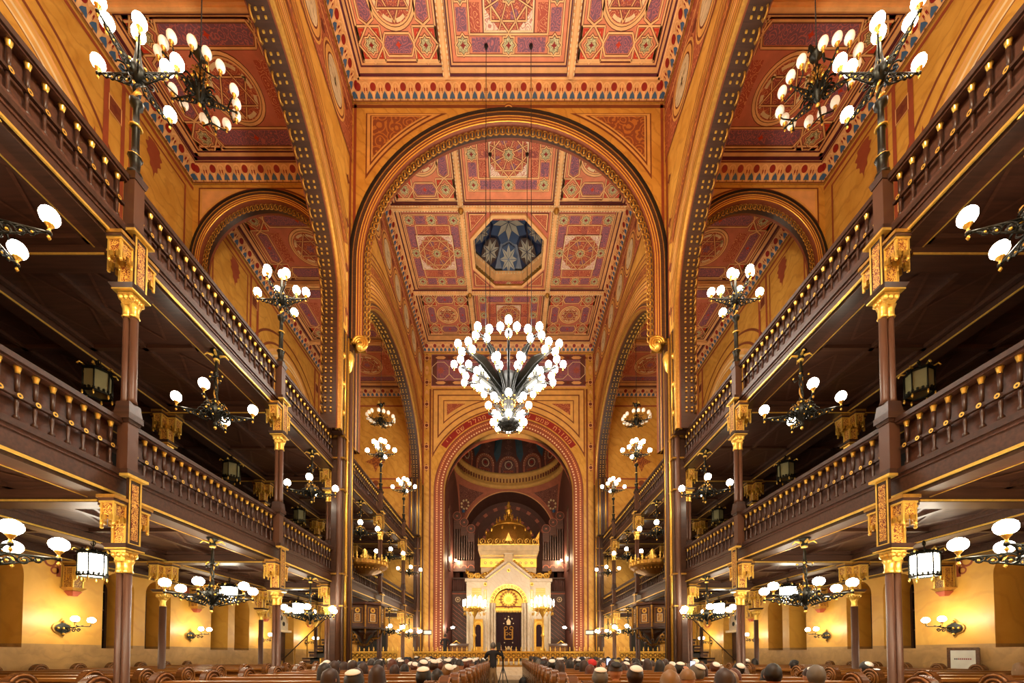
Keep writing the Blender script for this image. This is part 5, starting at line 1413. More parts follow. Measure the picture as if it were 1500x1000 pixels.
def big_arm(a, r, z0, z1, n_g, spread):
    m = MB(); d = (cos(a), sin(a)); nx, ny = -d[1], d[0]
    for e in (-.03, .03):      # fretted flat bracket: two rails and scrolls
        m.tube([(d[0] * .2 + nx * e, d[1] * .2 + ny * e, z0), (d[0] * r * .6 + nx * e, d[1] * r * .6 + ny * e, z0 + (z1 - z0) * .7), (d[0] * r + nx * e, d[1] * r + ny * e, z1)], .018, 5, 'steel')
    m.tube([(d[0] * .2, d[1] * .2, z0 + .3), (d[0] * r * .6, d[1] * r * .6, z1 + .06), (d[0] * r, d[1] * r, z1 + .02)], .016, 5, 'iron')
    if r > 1.5:      # pierced web of the bracket
        for e in (-.012, .012): m.quad3([(d[0] * q * r + nx * e, d[1] * q * r + ny * e, z) for q, z in ((.14, z0 - .1), (.16, z0 + .45), (.55, z1 + .04), (.88, z1 - .02), (.6, z0 + .55))], 'iron')
    for q in (.3, .45, .6, .75): zq = z0 + (z1 - z0) * q + .14; scroll(m, (d[0] * r * q, d[1] * r * q, zq), d, .1, 'iron', 1.3, .014, 1, 12)
    cs = [(d[0] * r, d[1] * r, z1 + .18)] if n_g % 2 else []
    m_ = n_g - len(cs)
    for j in range(m_):
        b = 2 * PI * j / m_ + a
        cs.append((d[0] * r + spread * cos(b), d[1] * r + spread * sin(b), z1 - .02))
    for c in cs:
        m.tube([(d[0] * r, d[1] * r, z1), (c[0], c[1], c[2])], .014, 5, 'steel'); cup(m, c, .09)
    ar_ = m.build('arm', t)
    for c in cs: add_globe(ar_, 'great', (c[0], c[1], c[2]))
for k in range(12): big_arm(k * PI / 6 + PI / 2, 1.74, -.2, .78, 4, .27)
for k in range(8): big_arm(k * PI / 4 + PI / 8 + PI / 2, 1.02, -.5, .2, 3, .2)
for k in range(8): big_arm(k * PI / 4 + PI / 2, .74, -1.2, -.95, 1, .1)
for k in range(8):
    a = k * PI / 4; m = MB(); m.tube([(.3 * cos(a), .3 * sin(a), -1.38), (.52 * cos(a), .52 * sin(a), -1.45), (.56 * cos(a), .56 * sin(a), -1.4)], .02, 5, 'iron'); cup(m, (.56 * cos(a), .56 * sin(a), -1.4), .09); add_globe(m.build('arm', t), 'great', (.56 * cos(a), .56 * sin(a), -1.4))
# =================================================================== pulpits with canopies and stairs
for s in (-1, 1):
    px, py = s * 5.9, 16.7
    t = thing('pulpit', 'octagonal wooden pulpit with gilded colonnettes beside the %s nave pier' % SIDE[s], 'pulpit', (px, py, 1.7))
    m = MB(); OR = .78; ow = lambda r: [(px + r * cos(PI / 8 + k * PI / 4), py + r * sin(PI / 8 + k * PI / 4)) for k in range(8)]
    m.lathe([(OR, 2.45), (OR, 3.3), (OR + .08, 3.34), (OR + .08, 3.42), (OR - .08, 3.42), (OR - .08, 2.5)], (px, py, 0), 8, 'panel_wood', False, True, PI / 8)
    m.lathe([(OR - .1, 2.36), (OR + .1, 2.38), (OR + .1, 2.44), (OR, 2.46)], (px, py, 0), 8, 'dark_wood', False, True, PI / 8)
    for k in range(8):
        a = k * PI / 4; R0 = OR * cos(PI / 8) + .012
        m.T = lambda u, v, w, a=a, R0=R0: (px + (R0 + w) * cos(a) - u * sin(a), py + (R0 + w) * sin(a) + u * cos(a), v)
        m.frame(-.2, 2.6, .2, 3.22, .03, .01, 'dull_gold'); m.rect(-.1, 2.68, .1, 2.95, .01, 'gold_fret'); m.disc((0, 3.1), .1, .012, 'gold', 12); m.disc((0, 3.1), .05, .016, 'brown', 8)
        m.frame(-.11, 2.66, .11, 2.97, .02, .02, 'cream')
    m.T = lambda a, b, c: (a, b, c)
    m.build('box', t, True)
    for x, y in ow(OR + .02): m = MB(); m.lathe([(.005, 2.15), (.03, 2.25), (.03, 2.4), (.04, 2.45), (.03, 2.6), (.045, 2.85), (.03, 3.1), (.05, 3.3)], (x, y, 0), 8, 'dull_gold'); m.build('colonnette', t, True)
    m = MB(); m.lathe([(.02, 1.62), (.09, 1.7), (.06, 1.85), (.2, 2.1), (.55, 2.36)], (px, py, 0), 8, 'panel_wood')
    for k in range(8):
        a = PI / 8 + k * PI / 4; m.tube([(px + r * cos(a), py + r * sin(a), z) for r, z in ((.7, 2.36), (.62, 2.05), (.4, 2.0), (.22, 1.8), (.05, 1.72))], .035, 5, 'dull_gold')
        for q in range(4): m.ball((px + (.62 - .1 * q) * cos(a), py + (.62 - .1 * q) * sin(a), 2.2 - .12 * q), .05, 5, 'dark_wood')
    m.tube([(px - s * .05, py, 1.75), (px + s * .5, py - .3, 1.85), (px + s * .8, py - .3, 1.8)], .05, 6, 'dull_gold')
    m.build('corbel', t, True)
    m = MB()      # stair climbing from the aisle
    for i in range(9):
        x = s * (8.55 - i * .24); z = .28 + i * .24; m.box(*sorted((x, x + s * .34)), 15.75, 16.45, z - .07, z, 'dark_wood'); m.box(*sorted((x, x + s * .04)), 15.75, 16.45, z - .24, z, 'night'); m.box(*sorted((x + s * .02, x + s * .3)), 15.74, 15.76, z - .2, z - .1, 'beam_wood')
        if i % 2 == 0: m.lathe([(.02, z), (.035, z + .2), (.02, z + .5), (.035, z + .85)], (x + s * .15, 15.75, 0), 6, 'dull_gold')
    m.tube([(s * 8.7, 15.75, 1.15), (s * 6.6, 15.75, 3.2), (s * 6.3, 16.0, 3.35)], .02, 6, 'dark_wood'); m.box(*sorted((s * 6.35, s * 6.75)), 15.75, 16.9, 2.3, 2.4, 'dark_wood')
    m.box(*sorted((s * 6.55, s * 6.75)), 15.8, 16.4, 0, 2.3, 'dark_wood')
    m.build('stair', t, True)
    t = thing('pulpit_canopy', 'gilded crown-shaped canopy above the pulpit on the %s nave pier' % SIDE[s], 'canopy', (px, py, 4.6))
    m = MB(); m.lathe([(.05, .0), (.3, .02), (.55, .12), (.86, .3), (.9, .36), (.9, .5), (.84, .52), (.1, .5)], (0, 0, 0), 16, 'dull_gold', False)
    for k in range(32): a = k * PI / 16; m.ball((.7 * cos(a), .7 * sin(a), .2), .03, 5, 'gold'); m.cbox((.89 * cos(a), .89 * sin(a), .43), .06, .06, .1, 'bright_gold')
    m.box(*sorted((s * .3, s * .85)), -1.2, .1, .42, .5, 'dark_wood')
    m.build('tester', t)
    m = MB()
    for k in range(16): a = k * PI / 8; fin(m, .87 * cos(a), .87 * sin(a), .5, .3, 'bright_gold'); b = a + PI / 16; m.ball((.87 * cos(b), .87 * sin(b), .56), .06, 6, 'gold')
    m.lathe([(.3, .5), (.2, .62), (.1, .68), (.2, .8), (.08, .92), (.12, .98), (.005, 1.12)], (0, 0, 0), 10, 'bright_gold'); m.build('cresting', t)

# =================================================================== before the ark
for s in (-1, 1):     # great standing candelabra
    t = thing('standing_candelabra', 'tall gilded candelabra crowded with white lamps, %s of the curtain' % SIDE[s], 'candelabra', (s * 2.35, 28.2, .8))
    m = MB(); m.lathe([(.3, 0), (.3, .1), (.14, .25), (.1, .6), (.18, .8), (.07, 1.0), (.06, 1.7), (.14, 1.85), (.06, 2.0), (.05, 2.4), (.12, 2.5), (.05, 2.65), (.06, 3.5)], (0, 0, 0), 10, 'gold'); m.build('stem', t)
    m = MB(); m.lathe([(.05, 3.1), (.2, 3.4), (.3, 3.55), (.5, 3.65), (.4, 3.8), (.2, 3.85)], (0, 0, 0), 12, 'gold')
    for k in range(12):
        a = k * PI / 6; scroll(m, (.45 * cos(a), .45 * sin(a), 3.6), (cos(a), sin(a)), .16, 'gold', 1.3, .03); m.tube([(.4 * cos(a), .4 * sin(a), 3.65), (.72 * cos(a), .72 * sin(a), 3.55), (.78 * cos(a), .78 * sin(a), 3.85)], .03, 5, 'gold'); m.lathe([(.002, 3.2), (.04, 3.3), (.02, 3.45)], (.72 * cos(a), .72 * sin(a), 0), 6, 'gold')
    m.build('bowl', t)
    for r, n, z in ((.78, 12, 3.85), (.45, 8, 4.1)):
        for k in range(n):
            a = k * 2 * PI / n + .2; m = MB(); m.lathe([(.03, z), (.03, z + .2), (.036, z + .26), (.04, z + .32), (.025, z + .42), (.005, z + .48)], (r * cos(a), r * sin(a), 0), 7, 'candle'); m.build('candle_lamp', t)
    t = thing('armchair', 'high dark chair with a curved top %s of the ark' % SIDE[s], 'chair', (s * 3.6, 27.9, .85))
    m = MB(); m.box(-.45, .45, -.4, .3, .4, .5, 'panel_wood'); m.build('seat', t)
    m = MB(); m.box(-.45, .45, .22, .3, .5, 1.2, 'panel_wood'); m.tube([(-.5, .25, 1.15), (-.3, .25, 1.2), (0, .25, 1.42), (.3, .25, 1.2), (.5, .25, 1.15)], .045, 6, 'gold'); m.box(-.3, .3, .19, .22, .6, 1.15, 'velvet'); m.build('backrest', t)
    for a in (-.4, .4):
        for b in (-.35, .25): m = MB(); m.lathe([(.04, 0), (.05, .2), (.04, .4)], (a, b, 0), 6, 'panel_wood'); m.build('leg', t)
    for a in (-.42, .42): m = MB(); m.tube([(a, .25, .85), (a, -.35, .82), (a, -.38, .5)], .04, 6, 'panel_wood'); m.build('armrest', t)
    # wall lamp with two bulbs inside the apse opening
    t = thing('apse_lamp', 'white wall lamp on the %s maroon apse wall' % SIDE[s], 'lamp', (s * 4.28, 28.3, 3.0))
    m = MB(); m.box(-.05, .05, -.05, .05, -.2, .2, 'iron'); m.tube([(0, 0, .0), (-s * .3, -.1, .05), (-s * .4, -.1, .12)], .02, 6, 'iron'); m.build('bracket', t)
    for e in (0, .18): add_globe(t, 'sconce', (-s * (.38 + e * .6), -.1 - e, .12))
    # reading stand
    t = thing('lectern', 'plain wooden lectern on the platform %s of the ark' % SIDE[s], 'lectern', (s * 3.15, 26.2, .85))
    m = MB(); m.box(-.55, .55, -.3, .3, 0, 1.05, 'pew_wood'); m.T = lambda u, v, w: (u, -.3 - w, v); m.frame(-.5, .08, .5, .98, .06, .015, 'panel_wood'); m.build('body', t)
    m = MB(); m.quad3(((-.6, -.36, 1.06), (.6, -.36, 1.06), (.6, .34, 1.2), (-.6, .34, 1.2)), 'panel_wood'); m.quad3(((-.6, -.36, 1.03), (.6, -.36, 1.03), (.6, -.36, 1.06), (-.6, -.36, 1.06)), 'panel_wood'); m.box(-.58, .58, -.3, .3, 1.03, 1.05, 'panel_wood'); m.build('top', t)
# gilded altar rail in sections
RY = 23.25
secx = [(-10.8, -8.2), (-8.2, -6.3), (-5.4, -3.2), (-3.2, -1.0), (-1.0, 1.0), (1.0, 3.2), (3.2, 5.4), (6.3, 8.2), (8.2, 10.8)]
rl = ['far left in the aisle', 'left aisle by the column', 'outer left', 'inner left', 'middle, before the ark', 'inner right', 'outer right', 'right aisle by the column', 'far right in the aisle']
for (a, b), nm in zip(secx, rl):
    t = thing('altar_rail', 'gilded rail with scalloped crest on the platform edge, %s' % nm, 'railing', ((a + b) / 2, RY, .65), 'gilded rail sections on the platform edge')
    w = b - a
    m = MB(); m.box(-w / 2, w / 2, -.1, .1, 0, .1, 'dull_gold'); m.build('base_rail', t)
    m = MB(); m.box(-w / 2, w / 2, -.08, .08, .8, .88, 'gold'); m.box(-w / 2, w / 2, -.03, .03, .48, .52, 'dull_gold'); m.box(-w / 2, w / 2, .02, .05, .5, .82, 'gold')
    n = int(w / .26)
    for i in range(n + 1):
        x = -w / 2 + i * w / n; fin(m, x, 0, .88, .26, 'bright_gold')
        if i < n: m.tube([(x + w / n / 2 + .1 * cos(q), -.02, .66 + .1 * sin(q)) for q in [j * 2 * PI / 8 for j in range(8)]], .03, 4, 'dull_gold', True, None, True)
    m.build('top_rail', t)
    for i in range(n):
        x = -w / 2 + (i + .5) * w / n; m = MB(); m.lathe([(.05, .1), (.07, .18), (.035, .26), (.06, .38), (.04, .48)], (x, 0, 0), 7, 'bright_gold'); m.build('baluster', t)

# =================================================================== pews
def make_pew(w):
    t = thing('pew', '', 'pew')
    m = MB(); m.box(-w / 2, w / 2, 0, .05, .42, .98, 'pew_wood'); m.box(-w / 2, w / 2, -.06, .09, .98, 1.03, 'pew_wood'); m.box(-w / 2, w / 2, -.012, 0, .88, .95, 'end_wood'); m.box(-w / 2, w / 2, -.012, 0, .5, .56, 'end_wood'); m.build('backrest', t, False, None, .012)
    m = MB(); m.box(-w / 2, w / 2, .05, .5, .22, .27, 'pew_wood'); m.box(-w / 2, w / 2, .44, .48, .06, .22, 'end_wood'); m.build('seat', t, False, None, .012)
    m = MB(); m.quad3(((-w / 2, -.34, .82), (w / 2, -.34, .82), (w / 2, 0, .9), (-w / 2, 0, .9)), 'pew_wood'); m.box(-w / 2, w / 2, -.36, -.33, .79, .83, 'pew_wood'); m.quad3(((-w / 2, -.34, .8), (w / 2, -.34, .8), (w / 2, 0, .87), (-w / 2, 0, .87)), 'pew_wood'); m.build('book_rest', t)
    for e in (-1, 1):
        m = MB(lambda u, v, w_, e=e: (e * (w / 2 + .03 + w_), u, v))
        m.box(-.16, .46, 0, .6, -.035, .035, 'end_wood')
        c = (.02, .97)
        pts = [(.46, .6), (.3, .72), (.2, .85)] + [(c[0] + .185 * cos(q), c[1] + .185 * sin(q)) for q in [PI * j / 12 - .2 for j in range(15)]] + [(-.165, .8), (-.16, .6)]
        for ww in (-.045, .045): m.poly(pts, ww, 'end_wood')
        for i in range(len(pts)): p, q = pts[i], pts[(i + 1) % len(pts)]; m.quad3(((p[0], p[1], -.045), (q[0], q[1], -.045), (q[0], q[1], .045), (p[0], p[1], .045)), 'end_wood')
        for ww in (-.05, .05):
            for rr in (.155, .1, .05): m.tube([(c[0] + rr * cos(q), c[1] + rr * sin(q), ww) for q in [j * 2 * PI / 16 for j in range(16)]], .016, 5, 'pew_wood', True, None, True)
            m.ball((c[0], c[1], ww), .03, 6, 'pew_wood')
            m.frame(-.1, .12, .38, .56, .03, ww, 'pew_wood')
        m.build('pew_end', t)
    return t
PITCH = .9
pews = []
for w, cx, d0, n, blk in ((3.92, 2.71, 3.75, 19, 'nave'), (4.85, 8.72, 5.24, 11, 'aisle')):
    p = make_pew(w); f1 = True
    for s in (-1, 1):
        for k in range(n):
            y = d0 + PITCH * k
            lab = 'wooden pew with scroll ends, %s row from the picture edge, %s %s' % (ORD[k + 1], SIDE[s], 'nave' if blk == 'nave' else 'side aisle')
            g = 'pews in the nave' if blk == 'nave' else 'pews in the side aisles'
            if f1: f1 = False; p.location = (s * cx, y, 0); p['label'] = lab; p['group'] = g
            else: dup(p, (s * cx, y, 0), 0, lab, g)
# board with a printed notice standing on the right wall side
t = thing('notice_board', 'white printed notice in a dark frame against the right wall dado', 'sign', (11.2, 10.1, 1.03))
m = MB(lambda u, v, w: (-w * .85 + u * .35, -u * .9 - w * .35, v)); m.box(-.3, .3, 0, .5, -.03, 0, 'end_wood'); m.frame(-.3, 0, .3, .52, .07, .01, 'end_wood'); m.build('frame', t)
m = MB(lambda u, v, w: (-w * .85 + u * .35, -u * .9 - w * .35, v)); m.rect(-.23, .0, .23, .45, .012, 'paper')
for i in range(9): m.rect(-.16 + i * .036, .22, -.135 + i * .036, .255, .014, 'darkred' if i > 1 else 'black')
m.build('paper_notice', t)

# =================================================================== people
plain('skin', '#c08a68', 0.5); plain('hair_dark', '#120b07', 0.5); plain('hair_brown', '#2e1a0e', 0.5); plain('hair_red', '#522610', 0.5); plain('hair_fair', '#7c5c34', 0.5); plain('hair_grey', '#5f5a52', 0.55)
plain('kippah', '#e8e4dc', 0.6); plain('cap_red', '#c0201c', 0.6); plain('cap_green', '#8e8a58', 0.7)
for n_, c_ in (('coat_black', '#15141a'), ('coat_navy', '#1c2638'), ('coat_brown', '#4a3222'), ('coat_grey', '#55504c'), ('coat_rust', '#a8562a'), ('coat_tan', '#8c7350'), ('coat_wine', '#4c1e22'), ('shirt_white', '#c8c4bc')): plain(n_, c_, 0.8)
def skin_body(nodes, edges, name):
    """grow one continuous body from a skeleton with the skin modifier and bake it"""
    me = bpy.data.meshes.new(name); me.from_pydata([n[0] for n in nodes], edges, [])
    o = bpy.data.objects.new(name, me); COL.objects.link(o)
    md = o.modifiers.new('skin', 'SKIN'); md.use_smooth_shade = True
    for i, n in enumerate(nodes):
        v = me.skin_vertices[0].data[i]; v.radius = n[1] if isinstance(n[1], tuple) else (n[1], n[1]); v.use_root = (i == 0)
    sd = o.modifiers.new('sub', 'SUBSURF'); sd.levels = 2; sd.render_levels = 2
    res = bpy.data.meshes.new_from_object(o.evaluated_get(bpy.context.evaluated_depsgraph_get()))
    bpy.data.objects.remove(o); bpy.data.meshes.remove(me)
    return res
def head_mesh(bm, c, yaw=0.0, hr=.098):
    """head with brow, nose, chin and ears; faces +y before yaw; joined into the body mesh"""
    rows, seg = 14, 18; vs = []
    prof = lambda f: sin(PI * f) ** .62
    for i in range(rows + 1):
        f = i / rows; z = -.135 + .27 * f; row = []
        for k in range(seg):
            a = 2 * PI * k / seg; r = hr * prof(max(.02, min(.98, f)))
            x = r * cos(a) * .82; y = r * sin(a) * 1.02
            if sin(a) > 0:
                if f < .3: y += .012 * sin(a); x *= .86
                if abs(cos(a)) < .2 and .34 < f < .56: y += .026 * (1 - abs(f - .4) / .16)       # nose
                if .54 < f < .62 and .25 < abs(cos(a)) < .6: y -= .012                          # eye sockets
                if .2 < f < .27 and abs(cos(a)) < .35: y += .006                                # lips
            elif f < .3: y *= .6
            if abs(sin(a)) < .2 and .38 < f < .6: x *= 1.2                                      # ears
            xr = x * cos(yaw) - y * sin(yaw); yr = x * sin(yaw) + y * cos(yaw)
            row.append(bm.verts.new((c[0] + xr, c[1] + yr, c[2] + z)))
        vs.append(row)
    for i in range(rows):
        for k in range(seg):
            fc = bm.faces.new((vs[i][k], vs[i][(k + 1) % seg], vs[i + 1][(k + 1) % seg], vs[i + 1][k])); fc.material_index = 1; fc.smooth = True
    for r_ in (vs[0][::-1], vs[-1]): fc = bm.faces.new(r_); fc.material_index = 1
def finish_body(me, name, head, yaw, coat, neck_z, hands=(), trousers=None, hip_z=0):
    bm = bmesh.new(); bm.from_mesh(me)
    for f in bm.faces:
        c = f.calc_center_median(); f.smooth = True; f.material_index = 0
        if c.z > neck_z or any((c - Vector(h)).length < .1 for h in hands): f.material_index = 1
        elif trousers and c.z < hip_z: f.material_index = 2
    head_mesh(bm, head, yaw)
    out = bpy.data.meshes.new(name); bm.to_mesh(out); bm.free()
    for n_ in [coat, 'skin'] + ([trousers] if trousers else []): out.materials.append(MATS[n_])
    return out
def fingers(hand, d, up=(0, 0, 1)):
    """five finger chains as extra nodes: returns (points, edges relative to the hand node)"""
    d = Vector(d).normalized(); u = Vector(up); sd = d.cross(u).normalized(); out = []
    for j, (off, ln) in enumerate(((-.03, .065), (-.01, .075), (.012, .07), (.032, .055))):
        a = Vector(hand) + d * .05 + sd * off; out.append([a, a + d * ln * .55 - u * .012, a + d * ln - u * .035])
    a = Vector(hand) + d * .01 - sd * .035; out.append([a, a - sd * .03 + d * .025, a - sd * .035 + d * .05])
    return out
def seated_nodes(arm_up=None, lean=0.0):
    N = [((0, 0, .52), (.17, .13)), ((0, .0, .72), (.15, .11)), ((0, .0 + lean * .5, .92), (.17, .115)), ((0, lean, 1.03), (.12, .09)), ((0, .01 + lean, 1.10), .052), ((0, .02 + lean, 1.16), .05)]
    Ed = [(0, 1), (1, 2), (2, 3), (3, 4), (4, 5)]
    hands = []
    for q in (-1, 1):
        b = len(N)
        if arm_up:
            el, hd = (q * .3, .2, .9), (q * .1, .3, 1.22)
        else: el, hd = (q * .26, .05, .72), (q * .12, .3, .66)
        N += [((q * .19, lean, .99), .07), (el, .046), (hd, .034)]
        Ed += [(3, b), (b, b + 1), (b + 1, b + 2)]; hands.append(hd)
        for ch in fingers(hd, (0, .4, .9) if arm_up else (-q * .3, 1, -.1), (0, -1, .3) if arm_up else (0, 0, 1)):
            c = len(N); N += [(tuple(p), .0095 if i < 2 else .008) for i, p in enumerate(ch)]; Ed += [(b + 2, c), (c, c + 1), (c + 1, c + 2)]
        l = len(N); N += [((q * .1, .42, .53), .075), ((q * .11, .46, .12), .05), ((q * .11, .58, .06), .04)]; Ed += [(0, l), (l, l + 1), (l + 1, l + 2)]
    return N, Ed, hands
def standing_nodes(hands, elbows, H=1.0):
    N = [((0, 0, .95), (.15, .11)), ((0, 0, 1.15), (.14, .1)), ((0, 0, 1.36), (.17, .11)), ((0, 0, 1.46), (.11, .085)), ((0, .01, 1.53), .055), ((0, .02, 1.58), .05)]
    Ed = [(0, 1), (1, 2), (2, 3), (3, 4), (4, 5)]
    for q, hd, el in ((-1, hands[0], elbows[0]), (1, hands[1], elbows[1])):
        b = len(N); N += [((q * .2, 0, 1.42), .07), (el, .046), (hd, .034)]; Ed += [(3, b), (b, b + 1), (b + 1, b + 2)]
        d = Vector(hd) - Vector(el)
        for ch in fingers(hd, d, (0, 0, 1) if abs(d.normalized().z) < .8 else (0, 1, 0)):
            c = len(N); N += [(tuple(p), .0095 if i < 2 else .008) for i, p in enumerate(ch)]; Ed += [(b + 2, c), (c, c + 1), (c + 1, c + 2)]
        l = len(N); N += [((q * .1, .01, .5), .07), ((q * .11, -.02, .1), .045), ((q * .11, .12, .045), .04)]; Ed += [(0, l), (l, l + 1), (l + 1, l + 2)]
    return N, Ed
HZ0 = 1.24       # centre of a seated head
HEADC = (0, .03, HZ0)
def hair_mesh(style, mat, c=HEADC, yaw=0.0):
    m = MB(); r = .11; seg, rows = 16, 9
    low = {'short': -.06, 'long': -.25, 'bob': -.15, 'bald': .02}[style]
    def pt(a, f):       # f 0 top .. 1 lower edge; shorter in front
        front = max(0, sin(a)); zl = low * (1 - front) + .055 * front
        z = .148 - (.148 - zl) * f
        zz = max(-1, min(1, z / .15)); rr = r * (1 - max(0, zz) ** 2.3) ** .5 if z > 0 else r * (1.0 + (.22 if style == 'long' else .05 if style == 'bob' else -.38) * min(1, -z / (.2 if style in ('long', 'bob') else .1)))
        rr = max(rr, .004); x, y = rr * cos(a) * .86, rr * sin(a) * 1.04 - .008
        w = 1 + .035 * sin(a * 5 + f * 9); return (x * w, y * w, z)
    g = []
    for i in range(rows + 1):
        row = []
        for k in range(seg):
            x, y, z = pt(2 * PI * k / seg, i / rows); row.append(m.pt(c[0] + x * cos(yaw) - y * sin(yaw), c[1] + x * sin(yaw) + y * cos(yaw), c[2] + z))
        g.append(row)
    m.face(g[0], mat, True)
    for i in range(rows):
        for k in range(seg): m.face((g[i][k], g[i + 1][k], g[i + 1][(k + 1) % seg], g[i][(k + 1) % seg]), mat, True)
    o = m.build('hair'); me = o.data; bpy.data.objects.remove(o); return me
def cap_mesh(mat, tilt, c=HEADC, full=False, r=.095):
    m = MB(); t = tilt; top = .158
    def T(x, y, z):
        yy, zz = y * cos(t) - z * sin(t), y * sin(t) + z * cos(t); return (c[0] + x, c[1] + yy, c[2] + zz)
    m.T = T
    if full: m.lathe([(.118, .03), (.12, .06), (.112, .1), (.085, .145), (.04, .165), (.002, .17)], (0, 0, 0), 16, mat); m.box(-.07, .07, .08, .2, .035, .05, mat)
    else: m.lathe([(.074, .122), (.073, .128), (.056, .143), (.033, .153), (.002, .157)], (0, -.006, 0), 16, mat)
    o = m.build('kippah'); me = o.data; bpy.data.objects.remove(o); return me
COATS = ['coat_black', 'coat_navy', 'coat_brown', 'coat_grey', 'coat_rust', 'coat_tan', 'coat_wine', 'shirt_white']
N, Ed, hands = seated_nodes(); base = skin_body(N, Ed, 'sit')
BODY = {(c, w): finish_body(base, 'person_body', HEADC, y, c, 1.085, hands) for c in COATS for w, y in (('ahead', 0.0), ('left', .5), ('right', -.5))}
N, Ed, h2 = seated_nodes(True); base2 = skin_body(N, Ed, 'raise'); BODY_UP = {c: finish_body(base2, 'person_body', HEADC, 0, c, 1.085, h2) for c in ('coat_brown', 'coat_navy')}
HAIR = {(st, h): hair_mesh(st, 'hair_' + h) for st in ('short', 'long', 'bob', 'bald') for h in ('dark', 'brown', 'red', 'fair', 'grey')}
CAPS = {'kippah': [cap_mesh('kippah', a) for a in (.3, .5, .7)], 'black': [cap_mesh('black', .5)], 'red': [cap_mesh('cap_red', .25, full=True)], 'green': [cap_mesh('cap_green', .25, full=True)], 'navy': [cap_mesh('coat_navy', .2, full=True)]}
CN = {'coat_black': 'black coat', 'coat_navy': 'navy jacket', 'coat_brown': 'brown jacket', 'coat_grey': 'grey jacket', 'coat_rust': 'rust top', 'coat_tan': 'tan jacket', 'coat_wine': 'wine top', 'shirt_white': 'white shirt'}
HN = {'dark': 'dark', 'brown': 'brown', 'red': 'auburn', 'fair': 'fair', 'grey': 'grey'}
SN = {'short': 'short', 'long': 'long', 'bob': 'bobbed', 'bald': 'thin'}
def child(name, me, parent, loc=None):
    o = bpy.data.objects.new(name, me); COL.objects.link(o); o.parent = parent
    if loc: o.location = loc
    return o
def seat(row, s, seatn, x, y, coat, style, hair, cap, look='ahead', sc_=1.0, up=False, dz=0.0):
    capn = {'kippah': 'white kippah', 'black': 'black kippah', 'red': 'red cap', 'green': 'olive cap', 'navy': 'navy cap', None: None}[cap]
    lab = 'person in %s, %s %s hair%s, %s row %s nave, %s from aisle' % (CN[coat], SN[style], HN[hair], ', ' + capn if capn else '', ORD[row], SIDE[s], ORD[seatn])
    p = bpy.data.objects.new('person', BODY_UP[coat] if up else BODY[(coat, look)]); COL.objects.link(p)
    p.location = (x, y, dz); p.scale = (sc_, sc_, sc_); tag(p, lab, 'person', 'seated congregation')
    yaw = {'ahead': 0, 'left': .5, 'right': -.5}[look]
    h = child('hair', HAIR[(style, hair)], p); h.rotation_euler = (0, 0, yaw); 
    h.location = (HEADC[1] * sin(yaw), HEADC[1] * (1 - cos(yaw)), 0)
    if cap:
        c = child('kippah' if cap in ('kippah', 'black') else 'cap', R.choice(CAPS[cap]), p); c.rotation_euler = (0, 0, yaw); c.location = h.location
    return p
taken = set()
NROW = 19
for s in (-1, 1):
    for k in range(0, NROW):
        yrow = 3.75 + PITCH * k; cnt = 0
        for j in range(7):
            x = s * (1.05 + .54 * j + R.uniform(-.06, .06))
            y = yrow + .3 + R.uniform(-.03, .05)
            u = abs(x) * 600 / y
            if s < 0 and (u > 285 or (k < 4 and u > 285)): continue
            if s > 0 and u > 500: continue
            prob = .93 if k > 3 else .75
            if s < 0 and k < 4: prob = .6
            if k == 0: prob = .4
            if s > 0 and (k, j) == (0, 2): prob = 1.1
            if R.random() > prob: continue
            male = R.random() < .5
            style = R.choice(['short', 'short', 'bald', 'short']) if male else R.choice(['long', 'long', 'bob'])
            hair = R.choice(['dark', 'dark', 'dark', 'dark', 'brown', 'brown', 'brown', 'brown', 'red', 'fair', 'grey'])
            cap = ('kippah' if R.random() < .66 else R.choice(['black', None])) if male else None
            if not male and R.random() < .08: cap = R.choice(['navy', 'green'])
            coat = R.choice(COATS[:7] if R.random() < .9 else COATS)
            if s > 0 and (k, j) == (0, 2): style, hair, cap, coat = 'long', 'brown', None, 'coat_navy'
            look = R.choice(['ahead', 'ahead', 'ahead', 'left', 'right'])
            up = False
            if s > 0 and (k, j) in ((5, 2), (3, 4)): up = True; style, hair, cap, coat, look = 'bob', 'brown', None, R.choice(['coat_brown', 'coat_navy']), 'ahead'
            if s > 0 and (k, j) == (7, 2): style, hair, cap, coat = 'short', 'brown', 'red', 'coat_wine'
            cnt += 1
            p = seat(k + 1, s, cnt, x, y, coat, style, hair, cap, look, R.uniform(.98, 1.06), up, -.18)
            if up:
                ph = thing('phone', 'smartphone with a bright screen held up in the %s row of the right nave' % ORD[k + 1], 'phone', (x, y + .33, 1.29 * p.scale[0] - .18))
                m = MB(); m.box(-.045, .045, 0, .008, -.03, .13, 'black'); m.build('case', ph)
                m = MB(); m.box(-.04, .04, -.003, 0, -.02, .12, 'screen'); m.build('screen', ph)
# loose printed sheets lying on the sloping book rests
for i, (x, y, where) in enumerate(((-6.6, 6.14, 'behind the nearest left column'), (6.65, 6.14, 'behind the nearest right column'), (-1.6, 7.35, 'in the fifth row of the left nave'), (1.9, 8.25, 'in the sixth row of the right nave'),
        (-2.9, 10.05, 'in the eighth row of the left nave'), (3.2, 10.95, 'in the ninth row of the right nave'), (7.6, 9.74, 'in the sixth row of the right aisle'), (8.4, 11.54, 'in the eighth row of the right aisle'), (-8.2, 9.74, 'in the sixth row of the left aisle'))):
    m = MB(); m.box(-.14, .14, -.1, .1, 0, .004, 'paper'); o = m.build('paper_sheet', None, False, (x, y - .17, .866)); o.rotation_euler = (.232, 0, R.uniform(-.2, .2)); tag(o, 'white printed sheet on a pew book rest ' + where, 'paper', 'printed sheets on the pews')
